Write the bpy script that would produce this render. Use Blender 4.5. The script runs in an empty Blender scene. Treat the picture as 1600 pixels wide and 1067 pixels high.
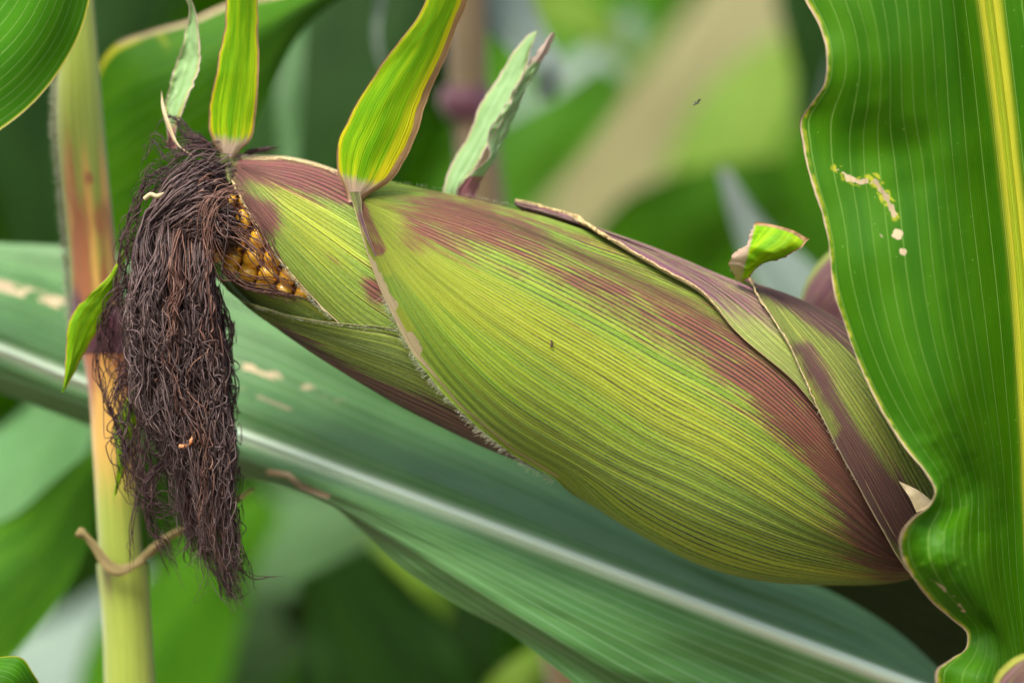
import bpy, math, random
import numpy as np
from mathutils import Vector, Matrix

SC = bpy.context.scene
COL = SC.collection
rng = np.random.default_rng(7)
random.seed(7)
R = math.radians

# ------------------------------------------------------------------ camera, light, exposure
S = 0.26 / 1600.0            # metres per photo pixel in the plane of the ear
D = 6154.0                   # camera distance in the same unit (1 m)
H = 1.05                     # height of the ear above the soil
FOCUS = -122.0
cam_d = bpy.data.cameras.new("camera"); cam = bpy.data.objects.new("camera", cam_d); COL.objects.link(cam)
cam.location = (0, -D * S, H); cam.rotation_euler = (R(90), 0, 0)
cam_d.sensor_width = 36; cam_d.lens = 36 * D / 1600.0
cam_d.clip_start = 0.05; cam_d.clip_end = 200
cam_d.dof.use_dof = True; cam_d.dof.focus_distance = (D + FOCUS) * S
cam_d.dof.aperture_fstop = (cam_d.lens / 1000.0) / (200 * S)
SC.camera = cam

SUN_EL, SUN_AZ = R(58), R(212)       # azimuth clockwise from +Y: behind the camera, a little to its left
w = bpy.data.worlds.new("World"); SC.world = w; w.use_nodes = True
nt = w.node_tree; bgn = nt.nodes["Background"]
sky = nt.nodes.new("ShaderNodeTexSky"); sky.sky_type = 'NISHITA'; sky.sun_disc = False
sky.sun_elevation = SUN_EL; sky.sun_rotation = SUN_AZ; sky.dust_density = 5.5; sky.air_density = 0.85; sky.ozone_density = 0.5
nt.links.new(sky.outputs[0], bgn.inputs[0]); bgn.inputs[1].default_value = 0.10
sun_d = bpy.data.lights.new("sun", 'SUN'); sun_d.energy = 1.5; sun_d.angle = R(24); sun_d.color = (1, 0.96, 0.9)
sun = bpy.data.objects.new("sun", sun_d); COL.objects.link(sun)
sv = Vector((math.sin(SUN_AZ) * math.cos(SUN_EL), math.cos(SUN_AZ) * math.cos(SUN_EL), math.sin(SUN_EL)))
sun.rotation_euler = sv.to_track_quat('Z', 'Y').to_euler(); sun.location = sv * 5
SC.view_settings.view_transform = 'Standard'; SC.view_settings.look = 'None'
SC.view_settings.exposure = 1.7; SC.view_settings.gamma = 1
SC.cycles.max_bounces = 8; SC.cycles.transparent_max_bounces = 8


def P(a):
    a = np.asarray(a, float)
    k = (D + a[..., 2]) / D
    return np.stack([(a[..., 0] - 800) * S * k, a[..., 2] * S, H + (533.5 - a[..., 1]) * S * k], -1)


# ------------------------------------------------------------------ curves and grids
def spl(pts, n, wt=None, tt=None):
    """smooth curve through pts, n samples spaced by chord length"""
    p = np.asarray(pts, float)
    q = p * (np.asarray(wt) if wt is not None else 1.0)
    if tt is None:
        t = np.concatenate([[0], np.cumsum(np.maximum(np.linalg.norm(np.diff(q, axis=0), axis=1), 1e-6))])
        t /= t[-1]
    else:
        t = np.asarray(tt, float)
    x = np.linspace(0, 1, n) if np.isscalar(n) else np.asarray(n)
    m = np.zeros_like(p)
    if len(p) > 2:
        dt = np.diff(t)[:, None]; dl = np.diff(p, axis=0) / dt
        m[1:-1] = (dl[:-1] * dt[1:] + dl[1:] * dt[:-1]) / (dt[1:] + dt[:-1])
        m[0] = dl[0]; m[-1] = dl[-1]
    else:
        m[:] = (p[1] - p[0])
    i = np.clip(np.searchsorted(t, x, side='right') - 1, 0, len(t) - 2)
    h = (t[i + 1] - t[i])[:, None]; u = ((x - t[i])[:, None]) / h
    return ((2*u**3 - 3*u**2 + 1) * p[i] + (u**3 - 2*u**2 + u) * h * m[i] + (-2*u**3 + 3*u**2) * p[i + 1] + (u**3 - u**2) * h * m[i + 1])


def grid(guides, nu, nv, wt=None, vpos=None):
    g = np.array([spl(q, nu, wt) for q in guides])        # k, nu, 3
    k = len(g)
    vp = np.linspace(0, 1, k) if vpos is None else np.asarray(vpos, float)
    flat = g.reshape(k, -1)
    out = spl(flat, nv, tt=vp)
    return out.reshape(nv, nu, g.shape[2]).transpose(1, 0, 2)   # nu, nv, c


def _hash(ix, iy, seed):
    n = (ix.astype(np.int64) * 374761393 + iy.astype(np.int64) * 668265263 + seed * 974711) & 0x7fffffff
    n = ((n ^ (n >> 13)) * 1274126177) & 0x7fffffff
    return ((n ^ (n >> 16)) & 0xffff) / 65535.0


def vnoise(x, y, seed=0):
    x = np.asarray(x, float); y = np.asarray(y, float) + 0 * x
    ix = np.floor(x); iy = np.floor(y); fx = x - ix; fy = y - iy
    fx = fx*fx*(3-2*fx); fy = fy*fy*(3-2*fy)
    a = _hash(ix, iy, seed); b = _hash(ix+1, iy, seed); c = _hash(ix, iy+1, seed); d = _hash(ix+1, iy+1, seed)
    return (a*(1-fx)+b*fx)*(1-fy) + (c*(1-fx)+d*fx)*fy


def fbm(x, y, seed=0, o=3):
    r = 0; a = .5; t = 0
    for k in range(o):
        r = r + a * vnoise(np.asarray(x) * 2**k, np.asarray(y) * 2**k, seed + k); t += a; a *= .5
    return r / t


def ss(x, a, b):
    t = np.clip((np.asarray(x, float) - a) / (b - a), 0, 1)
    return t*t*(3-2*t)


def blob(x, y, cx, cy, rx, ry, ang=0):
    c, s = math.cos(R(ang)), math.sin(R(ang))
    dx, dy = x - cx, y - cy
    a = (dx*c + dy*s) / rx; b = (-dx*s + dy*c) / ry
    return np.exp(-(a*a + b*b))


def ldist(x, y, pts):
    best = np.full(np.shape(x), 1e9)
    p = np.asarray(pts, float)
    for a, b in zip(p[:-1], p[1:]):
        ab = b - a; t = np.clip(((x - a[0])*ab[0] + (y - a[1])*ab[1]) / (ab @ ab), 0, 1)
        best = np.minimum(best, np.hypot(x - a[0] - t*ab[0], y - a[1] - t*ab[1]))
    return best


# ------------------------------------------------------------------ objects
def link(o, parent=None):
    COL.objects.link(o)
    if parent is not None: o.parent = parent
    return o


def mesh_obj(name, verts, faces, mat, parent=None, uv=None, mask=None, smooth=True):
    """verts (n,3) world, faces (m,k) array"""
    me = bpy.data.meshes.new(name)
    verts = np.ascontiguousarray(verts, dtype=np.float32); faces = np.ascontiguousarray(faces, dtype=np.int32)
    m, k = faces.shape
    me.vertices.add(len(verts)); me.vertices.foreach_set('co', verts.ravel())
    me.loops.add(m*k); me.loops.foreach_set('vertex_index', faces.ravel())
    me.polygons.add(m); me.polygons.foreach_set('loop_start', np.arange(0, m*k, k, dtype=np.int32))
    try: me.polygons.foreach_set('loop_total', np.full(m, k, dtype=np.int32))
    except Exception: pass
    me.polygons.foreach_set('use_smooth', np.full(m, smooth, dtype=bool))
    if uv is not None:
        l = me.uv_layers.new(name='UVMap'); l.data.foreach_set('uv', np.asarray(uv, np.float32)[faces.ravel()].ravel())
    if mask is not None:
        at = me.attributes.new('mask', 'FLOAT_COLOR', 'POINT'); at.data.foreach_set('color', np.asarray(mask, np.float32).ravel())
    me.materials.append(mat); me.update(); me.validate()
    return link(bpy.data.objects.new(name, me), parent)


def quads(nu, nv):
    i, j = np.meshgrid(np.arange(nu-1), np.arange(nv-1), indexing='ij')
    a = (i*nv + j).ravel()
    return np.stack([a, a+1, a+nv+1, a+nv], 1)


def sheet(name, G, mat, parent=None, paint=None, thick=1.8, spans=None):
    """G: nu, nv, 3 in photo pixels and depth. Leaf with two sides and real thickness."""
    nu, nv, _ = G.shape
    du = np.concatenate([[0], np.cumsum(np.linalg.norm(np.diff(G.mean(1), axis=0), axis=1))])
    U = np.repeat(du[:, None] / 1000, nv, 1)
    V = np.repeat(np.linspace(0, 1, nv)[None], nu, 0)
    wd = np.linalg.norm(np.diff(G, axis=1), axis=2).sum(1)[:, None]      # width in px
    e0 = V * wd; e1 = (1 - V) * wd                                       # px from each margin
    mask = np.zeros((nu, nv, 4)); mask[..., 3] = 1
    if paint is not None: paint(mask, G[..., 0], G[..., 1], U, V, e0, e1)
    Pw = P(G)
    # two sided solid: offset along the normal
    tu = np.gradient(Pw, axis=0); tv = np.gradient(Pw, axis=1)
    n = np.cross(tu, tv); ln = np.linalg.norm(n, axis=2, keepdims=True); n = n / np.maximum(ln, 1e-12)
    if n[..., 1].mean() > 0: n = -n
    th = thick * S * ss(np.minimum(e0, e1), -3, 6)[..., None]
    A = Pw; B = Pw - n * th
    uv = np.stack([U, V], -1).reshape(-1, 2)
    f = quads(nu, nv); N = nu*nv
    # rim
    idx = np.arange(N).reshape(nu, nv)
    loop = np.concatenate([idx[:, 0], idx[-1, 1:], idx[-2::-1, -1], idx[0, -2:0:-1]])
    l2 = np.roll(loop, -1)
    rim = np.stack([loop, loop+N, l2+N, l2], 1)
    faces = np.concatenate([f, f[:, ::-1] + N, rim])
    o = mesh_obj(name, np.concatenate([A.reshape(-1, 3), B.reshape(-1, 3)]), faces, mat, parent,
                 np.concatenate([uv, uv]), np.concatenate([mask.reshape(-1, 4)]*2))
    return o


def thing(name, label, cat, at=(800, 533, 0), group=None):
    o = bpy.data.objects.new(name, None); o.empty_display_size = 0.01
    o.location = P(np.array(at, float)); COL.objects.link(o)
    o['label'] = label; o['category'] = cat
    if group: o['group'] = group
    return o


def settle(root):
    """children were built in world space: keep them there under a root that stands elsewhere"""
    def walk(o, loc):
        for c in o.children:
            if c.type == 'MESH' and not c.get('_done') and c.data.users == 1:
                pass
            walk(c, loc)
    for c in root.children:
        c.matrix_parent_inverse = Matrix.Translation(-root.location)


def tag(o, label, cat, group=None):
    o['label'] = label; o['category'] = cat
    if group: o['group'] = group
    return o


def tubes(name, paths, radii, mat, parent=None, sides=3, taper=True, mask=None):
    """paths (n, m, 3) in px/depth, one radius each (px). joined into one mesh"""
    paths = np.asarray(paths, float); n, m, _ = paths.shape
    W = P(paths)
    t = np.gradient(W, axis=1); t /= np.maximum(np.linalg.norm(t, axis=2, keepdims=True), 1e-12)
    up = np.array([0.3, -1.0, 0.2]); up /= np.linalg.norm(up)
    a = np.cross(t, up); a /= np.maximum(np.linalg.norm(a, axis=2, keepdims=True), 1e-9)
    b = np.cross(t, a)
    rr = np.asarray(radii, float)[:, None] * S * np.ones((1, m))
    if taper:
        x = np.linspace(0, 1, m)[None]; rr = rr * (1 - 0.75 * ss(x, 0.75, 1.0))
    ang = np.arange(sides) * 2*np.pi / sides
    V = W[:, :, None] + rr[:, :, None, None] * (np.cos(ang)[None, None, :, None]*a[:, :, None] + np.sin(ang)[None, None, :, None]*b[:, :, None])
    base = (np.arange(n)*m*sides)[:, None, None]; i = (np.arange(m-1)*sides)[None, :, None]; j = np.arange(sides)[None, None]
    j2 = (j + 1) % sides
    A = base + i + j; B = base + i + j2
    f = np.stack([A, B, B + sides, A + sides], -1).reshape(-1, 4)
    uv = np.zeros((n, m, sides, 2)); uv[..., 0] = np.linspace(0, 1, m)[None, :, None]; uv[..., 1] = (rng.random(n) if mask is None else mask)[:, None, None]
    return mesh_obj(name, V.reshape(-1, 3), f, mat, parent, uv.reshape(-1, 2))


# ------------------------------------------------------------------ materials
class NB:
    def __init__(s, name):
        s.m = bpy.data.materials.new(name); s.m.use_nodes = True; s.t = s.m.node_tree
        s.n = s.t.nodes; s.n.clear(); s.out = s.n.new('ShaderNodeOutputMaterial')
        s.geo = None

    def put(s, sock, v):
        if hasattr(v, 'is_output'): s.t.links.new(v, sock)
        elif isinstance(v, (tuple, list)) and len(v) == 3 and sock.type == 'RGBA': sock.default_value = (*v, 1)
        else: sock.default_value = v

    def math(s, op, a, b=0.0, c=0.0, clamp=False):
        n = s.n.new('ShaderNodeMath'); n.operation = op; n.use_clamp = clamp
        s.put(n.inputs[0], a); s.put(n.inputs[1], b)
        if op in ('MULTIPLY_ADD', 'SMOOTH_MIN', 'WRAP', 'COMPARE'): s.put(n.inputs[2], c)
        return n.outputs[0]

    def mul(s, a, b): return s.math('MULTIPLY', a, b)
    def add(s, a, b): return s.math('ADD', a, b)

    def step(s, x, a, b, lo=0.0, hi=1.0):
        n = s.n.new('ShaderNodeMapRange'); n.interpolation_type = 'SMOOTHSTEP'
        s.put(n.inputs['Value'], x); s.put(n.inputs['From Min'], a); s.put(n.inputs['From Max'], b)
        s.put(n.inputs['To Min'], lo); s.put(n.inputs['To Max'], hi)
        return n.outputs[0]

    def mix(s, f, a, b, mode='MIX'):
        n = s.n.new('ShaderNodeMix'); n.data_type = 'RGBA'; n.blend_type = mode
        s.put(n.inputs[0], f); s.put(n.inputs[6], a); s.put(n.inputs[7], b)
        return n.outputs[2]

    def vec(s, x, y, z=0.0):
        n = s.n.new('ShaderNodeCombineXYZ')
        for k, v in enumerate((x, y, z)): s.put(n.inputs[k], v)
        return n.outputs[0]

    def noise(s, v, scale=1.0, det=2.0, rough=0.5):
        n = s.n.new('ShaderNodeTexNoise'); s.put(n.inputs['Vector'], v)
        n.inputs['Scale'].default_value = scale; n.inputs['Detail'].default_value = det; n.inputs['Roughness'].default_value = rough
        return n.outputs['Fac']

    def uv(s):
        n = s.n.new('ShaderNodeUVMap'); n.uv_map = 'UVMap'
        x = s.n.new('ShaderNodeSeparateXYZ'); s.t.links.new(n.outputs[0], x.inputs[0])
        return x.outputs[0], x.outputs[1]

    def mask(s):
        n = s.n.new('ShaderNodeAttribute'); n.attribute_name = 'mask'
        x = s.n.new('ShaderNodeSeparateColor'); s.t.links.new(n.outputs['Color'], x.inputs[0])
        return x.outputs[0], x.outputs[1], x.outputs[2], n.outputs['Alpha']

    def obj(s):
        return s.n.new('ShaderNodeTexCoord').outputs['Object']

    def bump(s, h, dist, strength=1.0):
        n = s.n.new('ShaderNodeBump'); n.inputs['Strength'].default_value = strength; n.inputs['Distance'].default_value = dist
        s.put(n.inputs['Height'], h); return n.outputs[0]

    def finish(s, col, rough=0.5, trans=0.0, tcol=None, normal=None, spec=0.5, sheen=0.0, coat=0.0, sss=0.0):
        b = s.n.new('ShaderNodeBsdfPrincipled')
        s.put(b.inputs['Base Color'], col); s.put(b.inputs['Roughness'], rough)
        b.inputs['Specular IOR Level'].default_value = spec
        if sheen: b.inputs['Sheen Weight'].default_value = sheen; b.inputs['Sheen Roughness'].default_value = 0.45
        if coat: b.inputs['Coat Weight'].default_value = coat; b.inputs['Coat Roughness'].default_value = 0.15
        if sss:
            b.inputs['Subsurface Weight'].default_value = sss; b.inputs['Subsurface Radius'].default_value = (1, .5, .15)
            b.inputs['Subsurface Scale'].default_value = 0.002
        if normal is not None: s.put(b.inputs['Normal'], normal)
        sh = b.outputs[0]
        if trans:
            t = s.n.new('ShaderNodeBsdfTranslucent'); s.put(t.inputs[0], tcol if tcol is not None else col)
            if normal is not None: s.put(t.inputs['Normal'], normal)
            mx = s.n.new('ShaderNodeMixShader'); mx.inputs[0].default_value = trans
            s.t.links.new(sh, mx.inputs[1]); s.t.links.new(t.outputs[0], mx.inputs[2]); sh = mx.outputs[0]
        s.t.links.new(sh, s.out.inputs[0])
        return s.m


def husk_mat(name, A, B, vein, N, yellow=(.42, .46, .008), purple=(.145, .011, .024), dry=(.66, .54, .28), vs=0.75, vw=0.16,
             rough=.5, trans=.12, sheen=.04, N2=3, seed=0.0, bump=.00042, green=None):
    b = NB(name); u, v = b.uv(); mr, mg, mb, ma = b.mask()
    vN = b.mul(v, N)
    w1 = b.noise(b.vec(b.mul(u, .6), b.mul(v, 9.0), seed), 1, 1)
    t = b.add(vN, b.mul(w1, 3.0))
    t = b.add(t, b.mul(b.noise(b.vec(b.mul(u, 9), vN, seed), 1, 2), .22))
    streak = b.noise(b.vec(b.mul(u, 1.6), b.mul(vN, .55), seed + 3), 1, 4, .6)
    fs = b.noise(b.vec(b.mul(u, 7), b.mul(vN, 2.6), seed + 5), 1, 3, .6)
    cell = b.noise(b.vec(b.mul(u, 150), b.mul(vN, 5), seed), 1, 2, .6)
    fr = b.math('PINGPONG', t, .5)                        # 0 at line
    wv = b.step(b.noise(b.vec(b.mul(u, 5), b.mul(vN, 1.0), seed + 9), 1, 3, .7), 
                .3, .72, .02, vw * .9)
    line = b.step(b.math('SUBTRACT', fr, wv), -.02, .07, 1.0, 0.0)
    dash = b.step(b.noise(b.vec(b.mul(u, 26), b.mul(vN, 1.3), seed + 2), 1, 3, .7), .34, .55, .45, 1.0)
    t3 = b.add(b.mul(t, float(N2)), b.mul(fs, .4))
    fr3 = b.math('PINGPONG', t3, .5)
    line3 = b.step(fr3, .04, .26, 1.0, 0.0)
    ridge = b.step(fr3, .30, .48, 0.0, 1.0)
    col = b.mix(b.step(streak, .35, .65), A, B)
    col = b.mix(b.mul(b.mul(b.step(fs, .4, .75), .5), b.math('MINIMUM', b.add(mg, .2), 1.0)), col, yellow)
    col = b.mix(b.mul(ridge, .22), col, (.56, .62, .09))
    col = b.mix(b.mul(b.step(b.add(mg, b.mul(b.math('SUBTRACT', streak, .5), .9)), .25, .8), .45), col, yellow)
    fine_ = b.noise(b.vec(b.mul(u, 22), b.mul(vN, 1.9), seed + 7), 1, 4, .7)
    pf = b.step(b.add(b.add(mr, b.mul(b.math('SUBTRACT', streak, .5), 1.5)), b.add(b.mul(b.math('SUBTRACT', fs, .5), 1.2), b.mul(b.math('SUBTRACT', fine_, .5), 1.2))), .20, .86)
    pf = b.mul(pf, b.step(mr, .0, .16))
    tint = b.mix(1.0, col, (.66, .12, 3.2), 'MULTIPLY')
    pcol = b.mix(b.step(cell, .3, .7, .45, .85), tint, tuple(min(1, c * 1.7) for c in purple))
    col = b.mix(b.mul(pf, b.step(fine_, .2, .7, .7, .95)), col, pcol)
    col = b.mix(b.mul(b.mul(line3, b.step(pf, 0, 1, .28, .5)), ma), col, vein)
    pv = b.step(b.noise(b.vec(b.mul(u, .7), b.mul(vN, .85), seed + 21), 1, 2), .32, .58, .6, 1.0)
    ls = b.mul(b.mul(b.mul(b.mul(line, dash), pv), vs), ma)
    col = b.mix(ls, col, vein)
    col = b.mix(b.mul(b.mul(ridge, pf), b.step(fs, .35, .65, .10, .45)), col, (.44, .17, .15))  # pale pink highlights on the ridges, painted into the colour
    linep = b.step(b.math('SUBTRACT', fr, b.add(wv, .09)), -.03, .08, 1.0, 0.0)
    col = b.mix(b.mul(b.mul(linep, pf), b.mul(b.step(fine_, .15, .5, .45, .95), b.math('MINIMUM', ma, 1.0))), col, (.035, .008, .010))
    col = b.mix(b.mul(b.mul(b.step(cell, .45, .75), .26), b.math('SUBTRACT', 1.0, b.mul(pf, .8))), col, (.68, .68, .30))
    col = b.mix(b.mul(b.step(cell, .5, .25), .22), col, (.05, .06, .01))
    dn = b.step(b.add(mb, b.mul(b.math('SUBTRACT', fs, .5), .5)), .3, .62)
    col = b.mix(dn, col, b.mix(b.step(fs, .35, .7), dry, tuple(c * .62 for c in dry)))
    h = b.add(b.mul(line, -.8), b.add(b.mul(line3, -.45), b.mul(cell, .22)))
    return b.finish(col, rough, trans, b.mix(.5, col, (.5, .6, .05)), b.bump(h, bump), .32, sheen)


def leaf_mat(name, A, B, veinc, N, rough=.36, trans=.28, vs=.5, spec=.5, sheen=0.0, mid=None, dry=(.62, .50, .30), yellow=(.45, .46, .03),
             purple=(.18, .05, .03), spk=0.0, fine=8, fines=.25, tcol=(.16, .42, .01), bump=.00015, vw=.05, vwarp=1.0, yn=.7, white=(.5, .6, .45)):
    """green blade: pale veins, fine parallel lines, specks; mask r=purple/brown g=yellow b=dry"""
    b = NB(name); u, v = b.uv(); mr, mg, mb, ma = b.mask()
    vN = b.mul(v, N)
    t = b.add(vN, b.mul(b.noise(b.vec(b.mul(u, .5), b.mul(v, 6), 1), 1, 1), vwarp))
    fr = b.math('PINGPONG', t, .5)
    line = b.step(fr, vw*.3, vw*1.6, 1.0, 0.0)
    fr2 = b.math('PINGPONG', b.mul(t, float(fine)), .5)
    line2 = b.step(fr2, .05, .4, 1.0, 0.0)
    streak = b.noise(b.vec(b.mul(u, 1.5), b.mul(vN, .6), 3), 1, 3, .6)
    fs = b.noise(b.vec(b.mul(u, 8), b.mul(vN, 3), 5), 1, 3, .6)
    cl = b.noise(b.vec(b.mul(u, 9), b.mul(v, 6), 2), 1, 4, .6)
    col = b.mix(b.step(b.add(b.mul(streak, .6), b.mul(cl, .4)), .38, .62), A, B)
    col = b.mix(b.mul(b.mul(line2, fines), b.step(fs, .3, .7)), col, tuple(c * .45 for c in A))
    col = b.mix(b.mul(b.mul(line, vs), b.step(fs, .2, .6, .5, 1.0)), col, veinc)
    if spk:
        sp = b.noise(b.vec(b.mul(u, 170), b.mul(v, 85), 4), 1, 1)
        col = b.mix(b.mul(b.step(sp, .745, .80), spk), col, veinc)
    yf = b.step(b.add(mg, b.mul(b.math('SUBTRACT', streak, .5), yn)), .22 if yn > .5 else .05, .8)
    col = b.mix(yf, col, yellow)
    pf = b.step(b.add(mr, b.mul(b.math('SUBTRACT', fs, .5), .8)), .3, .7)
    col = b.mix(b.mul(pf, .85), col, purple)
    dn = b.step(b.add(mb, b.mul(b.math('SUBTRACT', fs, .5), .5)), .35, .6)
    col = b.mix(dn, col, b.mix(b.step(cl, .35, .65), dry, tuple(c * .55 for c in dry)))
    h = b.add(b.mul(line, .8), b.add(b.mul(line2, .25), b.mul(cl, .6)))
    rr = b.step(dn, 0, 1, rough, .75)
    return b.finish(col, rr, trans, b.mix(dn, b.mix(.35, tcol, col), dry), b.bump(h, bump), spec, sheen)


GR = (.045, .14, .010); GR2 = (.07, .19, .015)
M = {}
M['husk'] = husk_mat('husk_striped', (.13, .31, .004), (.30, .46, .010), (.030, .008, .009), 92, vs=1.0)
M['husk_in'] = husk_mat('husk_inner', (.13, .27, .02), (.25, .38, .03), (.06, .03, .02), 40, vs=.55, vw=.09, seed=11.0)
M['husk_low'] = husk_mat('husk_lower', (.12, .24, .025), (.22, .34, .03), (.05, .025, .018), 26, vs=.6, vw=.10, seed=23.0, purple=(.085, .035, .025))
M['husk_up'] = husk_mat('husk_upper', (.22, .31, .05), (.32, .38, .09), (.075, .03, .04), 30, vs=.5, vw=.08, seed=31.0, purple=(.15, .045, .065))
M['husk_end'] = husk_mat('husk_end', (.15, .23, .02), (.25, .30, .03), (.04, .012, .014), 44, vs=.85, vw=.12, seed=43.0, purple=(.065, .014, .018))
M['blade'] = leaf_mat('blade_bright', (.17, .46, .002), (.44, .68, .006), (.5, .66, .03), 9, rough=.5, spec=.2, trans=.5, vs=.3, fine=4, fines=.6,
                      yellow=(.80, .72, .015), tcol=(.45, .66, .004), purple=(.66, .42, .40), dry=(.55, .36, .17))
M['blade_pale'] = leaf_mat('blade_pale', (.28, .50, .18), (.42, .62, .30), (.5, .62, .4), 8, rough=.5, trans=.35, vs=.4, fine=3, fines=.5,
                           tcol=(.32, .55, .12), purple=(.36, .05, .14), dry=(.72, .60, .48))
M['leaf'] = leaf_mat('leaf_green', (.030, .135, .0001), (.050, .180, .0003), (.22, .42, .07), 20, rough=.42, spec=.17, trans=.28, vs=.6, spk=1.0, tcol=(.12, .38, .0), vw=.04)
M['leaf_wax'] = leaf_mat('leaf_waxy', (.050, .175, .030), (.085, .245, .055), (.24, .42, .22), 30, rough=.42, trans=.15, fines=.5, vs=.45, spk=.35,
                         tcol=(.12, .32, .03), sheen=.12, yellow=(.66, .82, .56), vw=.08, yn=.12)
M['leaf_bg'] = leaf_mat('leaf_background', (.035, .150, .0003), (.065, .205, .0006), (.2, .35, .06), 12, rough=.5, spec=.15, trans=.35, vs=.2, tcol=(.16, .45, .001))
M['leaf_dark'] = leaf_mat('leaf_shaded_green', (.006, .030, .001), (.012, .050, .0012), (.08, .16, .04), 12, rough=.5, spec=.18, trans=.2, vs=.2, tcol=(.04, .18, .004))  # leaf green darkened, so the shade in the crop is in the colour
M['leaf_pale'] = leaf_mat('leaf_sky_sheen', (.13, .20, .15), (.19, .27, .20), (.4, .5, .4), 12, rough=.4, trans=.2, vs=.2, tcol=(.2, .4, .12), sheen=.3)  # whitish sky sheen on the leaves, put into the base colour
M['leaf_lime'] = leaf_mat('leaf_lime', (.13, .27, .01), (.20, .33, .02), (.3, .45, .06), 12, rough=.5, trans=.4, vs=.2, tcol=(.3, .55, .01))
M['leaf_dry'] = leaf_mat('leaf_dry', (.17, .165, .06), (.23, .235, .09), (.5, .45, .3), 12, rough=.7, trans=.3, vs=.2, tcol=(.5, .38, .2), yellow=(.3, .42, .08))


M['leaf_dry_near'] = leaf_mat('leaf_dry_near', (.38, .30, .12), (.48, .40, .18), (.5, .45, .3), 5, rough=.7, spec=.2, trans=.35, vs=.2, tcol=(.5, .36, .18), dry=(.42, .28, .16))

def stalk_mat():
    b = NB('stalk_skin'); u, v = b.uv(); mr, mg, mb, ma = b.mask()
    st = b.noise(b.vec(b.mul(u, 3), b.mul(v, 60), 0), 1, 4, .6)
    cl = b.noise(b.vec(b.mul(u, 12), b.mul(v, 22), 0), 1, 4, .6)
    col = b.mix(b.step(st, .35, .65), (.19, .26, .025), (.27, .33, .045))
    col = b.mix(b.step(b.add(mg, b.mul(b.math('SUBTRACT', st, .5), .6)), .2, .8), col, (.50, .30, .06))
    col = b.mix(b.step(b.add(mr, b.mul(b.math('SUBTRACT', cl, .5), .8)), .25, .75), col, (.28, .10, .03))
    col = b.mix(b.step(mb, .2, .8), col, (.07, .02, .03))
    return b.finish(col, .42, .0, None, b.bump(b.add(st, b.mul(cl, .4)), .0004), .4, .3)


M['stalk'] = stalk_mat()


def simple(name, c1, c2, rough=.6, scale=300, spec=.4, sheen=0, coat=0, sss=0, bump=0.0001, trans=0):
    b = NB(name); n = b.noise(b.obj(), scale, 4, .6)
    return b.finish(b.mix(b.step(n, .35, .65), c1, c2), rough, trans, c2, b.bump(n, bump), spec, sheen, coat, sss)


def silk_mat(name, c1, c2, c3):
    b = NB(name); u, v = b.uv()
    col = b.mix(b.step(v, .1, .9), c1, c2)
    col = b.mix(b.mul(b.step(b.noise(b.vec(b.mul(u, 14), b.mul(v, 300)), 1, 3), .5, .7), .6), col, c3)
    return b.finish(col, .55, .12, c3, None, .35)


M['silk'] = silk_mat('silk_brown', (.032, .019, .017), (.130, .088, .080), (.20, .145, .125))
M['silk_red'] = silk_mat('silk_reddish', (.06, .025, .018), (.16, .08, .055), (.26, .16, .11))
M['silk_dark'] = silk_mat('silk_dark', (.028, .014, .014), (.07, .035, .035), (.12, .06, .05))
M['hair'] = simple('white_fuzz', (.45, .5, .3), (.6, .62, .45), .5, trans=.4)
M['kernel'] = simple('kernel_skin', (.88, .42, .02), (.95, .60, .07), .22, 260, .6, coat=.6, sss=.25)
M['cob'] = simple('cob_dark', (.10, .035, .015), (.22, .09, .03), .7, 500)
M['cream'] = simple('dry_cream', (.40, .33, .17), (.52, .44, .26), .7)
M['orange'] = simple('dry_orange', (.62, .24, .09), (.70, .34, .16), .5)
M['midge'] = simple('midge_grey', (.05, .06, .05), (.10, .11, .10), .5)
M['soil'] = simple('soil', (.09, .065, .042), (.15, .11, .075), .95, 30, bump=.01)

# ------------------------------------------------------------------ the ear: body profile (upper and lower outline pairs)
UP = [(318, 232), (400, 236), (480, 245), (600, 285), (735, 314), (870, 348), (1010, 394), (1150, 450), (1250, 486), (1340, 534), (1420, 590), (1500, 680), (1560, 760)]
LO = [(300, 395), (348, 445), (400, 495), (500, 563), (620, 636), (745, 699), (870, 752), (985, 823), (1090, 877), (1190, 903), (1300, 909), (1410, 903), (1500, 875)]
NS = 900
UPs = spl(UP, NS, tt=np.linspace(0, 1, len(UP))); LOs = spl(LO, NS, tt=np.linspace(0, 1, len(LO)))
CEN = (UPs + LOs) / 2; NV = (UPs - LOs); RAD = np.linalg.norm(NV, axis=1) / 2; NV = NV / (2 * RAD[:, None])
SG = np.linspace(0, 1, NS)
FLAT = 0.76


def inv(px, py):
    p = np.array([px, py], float); d = p - CEN
    cr = np.abs(d[:, 0]*NV[:, 1] - d[:, 1]*NV[:, 0])
    h = (d * NV).sum(1) / RAD
    cr = cr + 1000 * (np.abs(h) > 1.15)
    i = int(np.argmin(cr))
    return SG[i], math.asin(max(-1, min(1, h[i])))


def body(s, th, off):
    c = np.stack([np.interp(s, SG, CEN[:, k]) for k in (0, 1)], -1)
    n = np.stack([np.interp(s, SG, NV[:, k]) for k in (0, 1)], -1)
    r = np.interp(s, SG, RAD) + off
    xy = c + n * (r * np.sin(th))[..., None]
    return np.concatenate([xy, (-r * FLAT * np.cos(th))[..., None]], -1)


def hg(pts, o=0.0):
    """guide on the body: (x,y) photo points, or ('a', s_from_xy, theta_deg) past the outline"""
    out = []
    for p in pts:
        if p[0] == 'a': s, t = p[1], R(p[2])
        else:
            s, t = inv(p[0], p[1])
        out.append((s, t, (p[2] if (len(p) > 2 and p[0] != 'a') else 0.0) + o))
    return out


def sof(x):   # s of a station by x on the centre line
    return float(np.interp(x, CEN[:, 0], SG))


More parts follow.
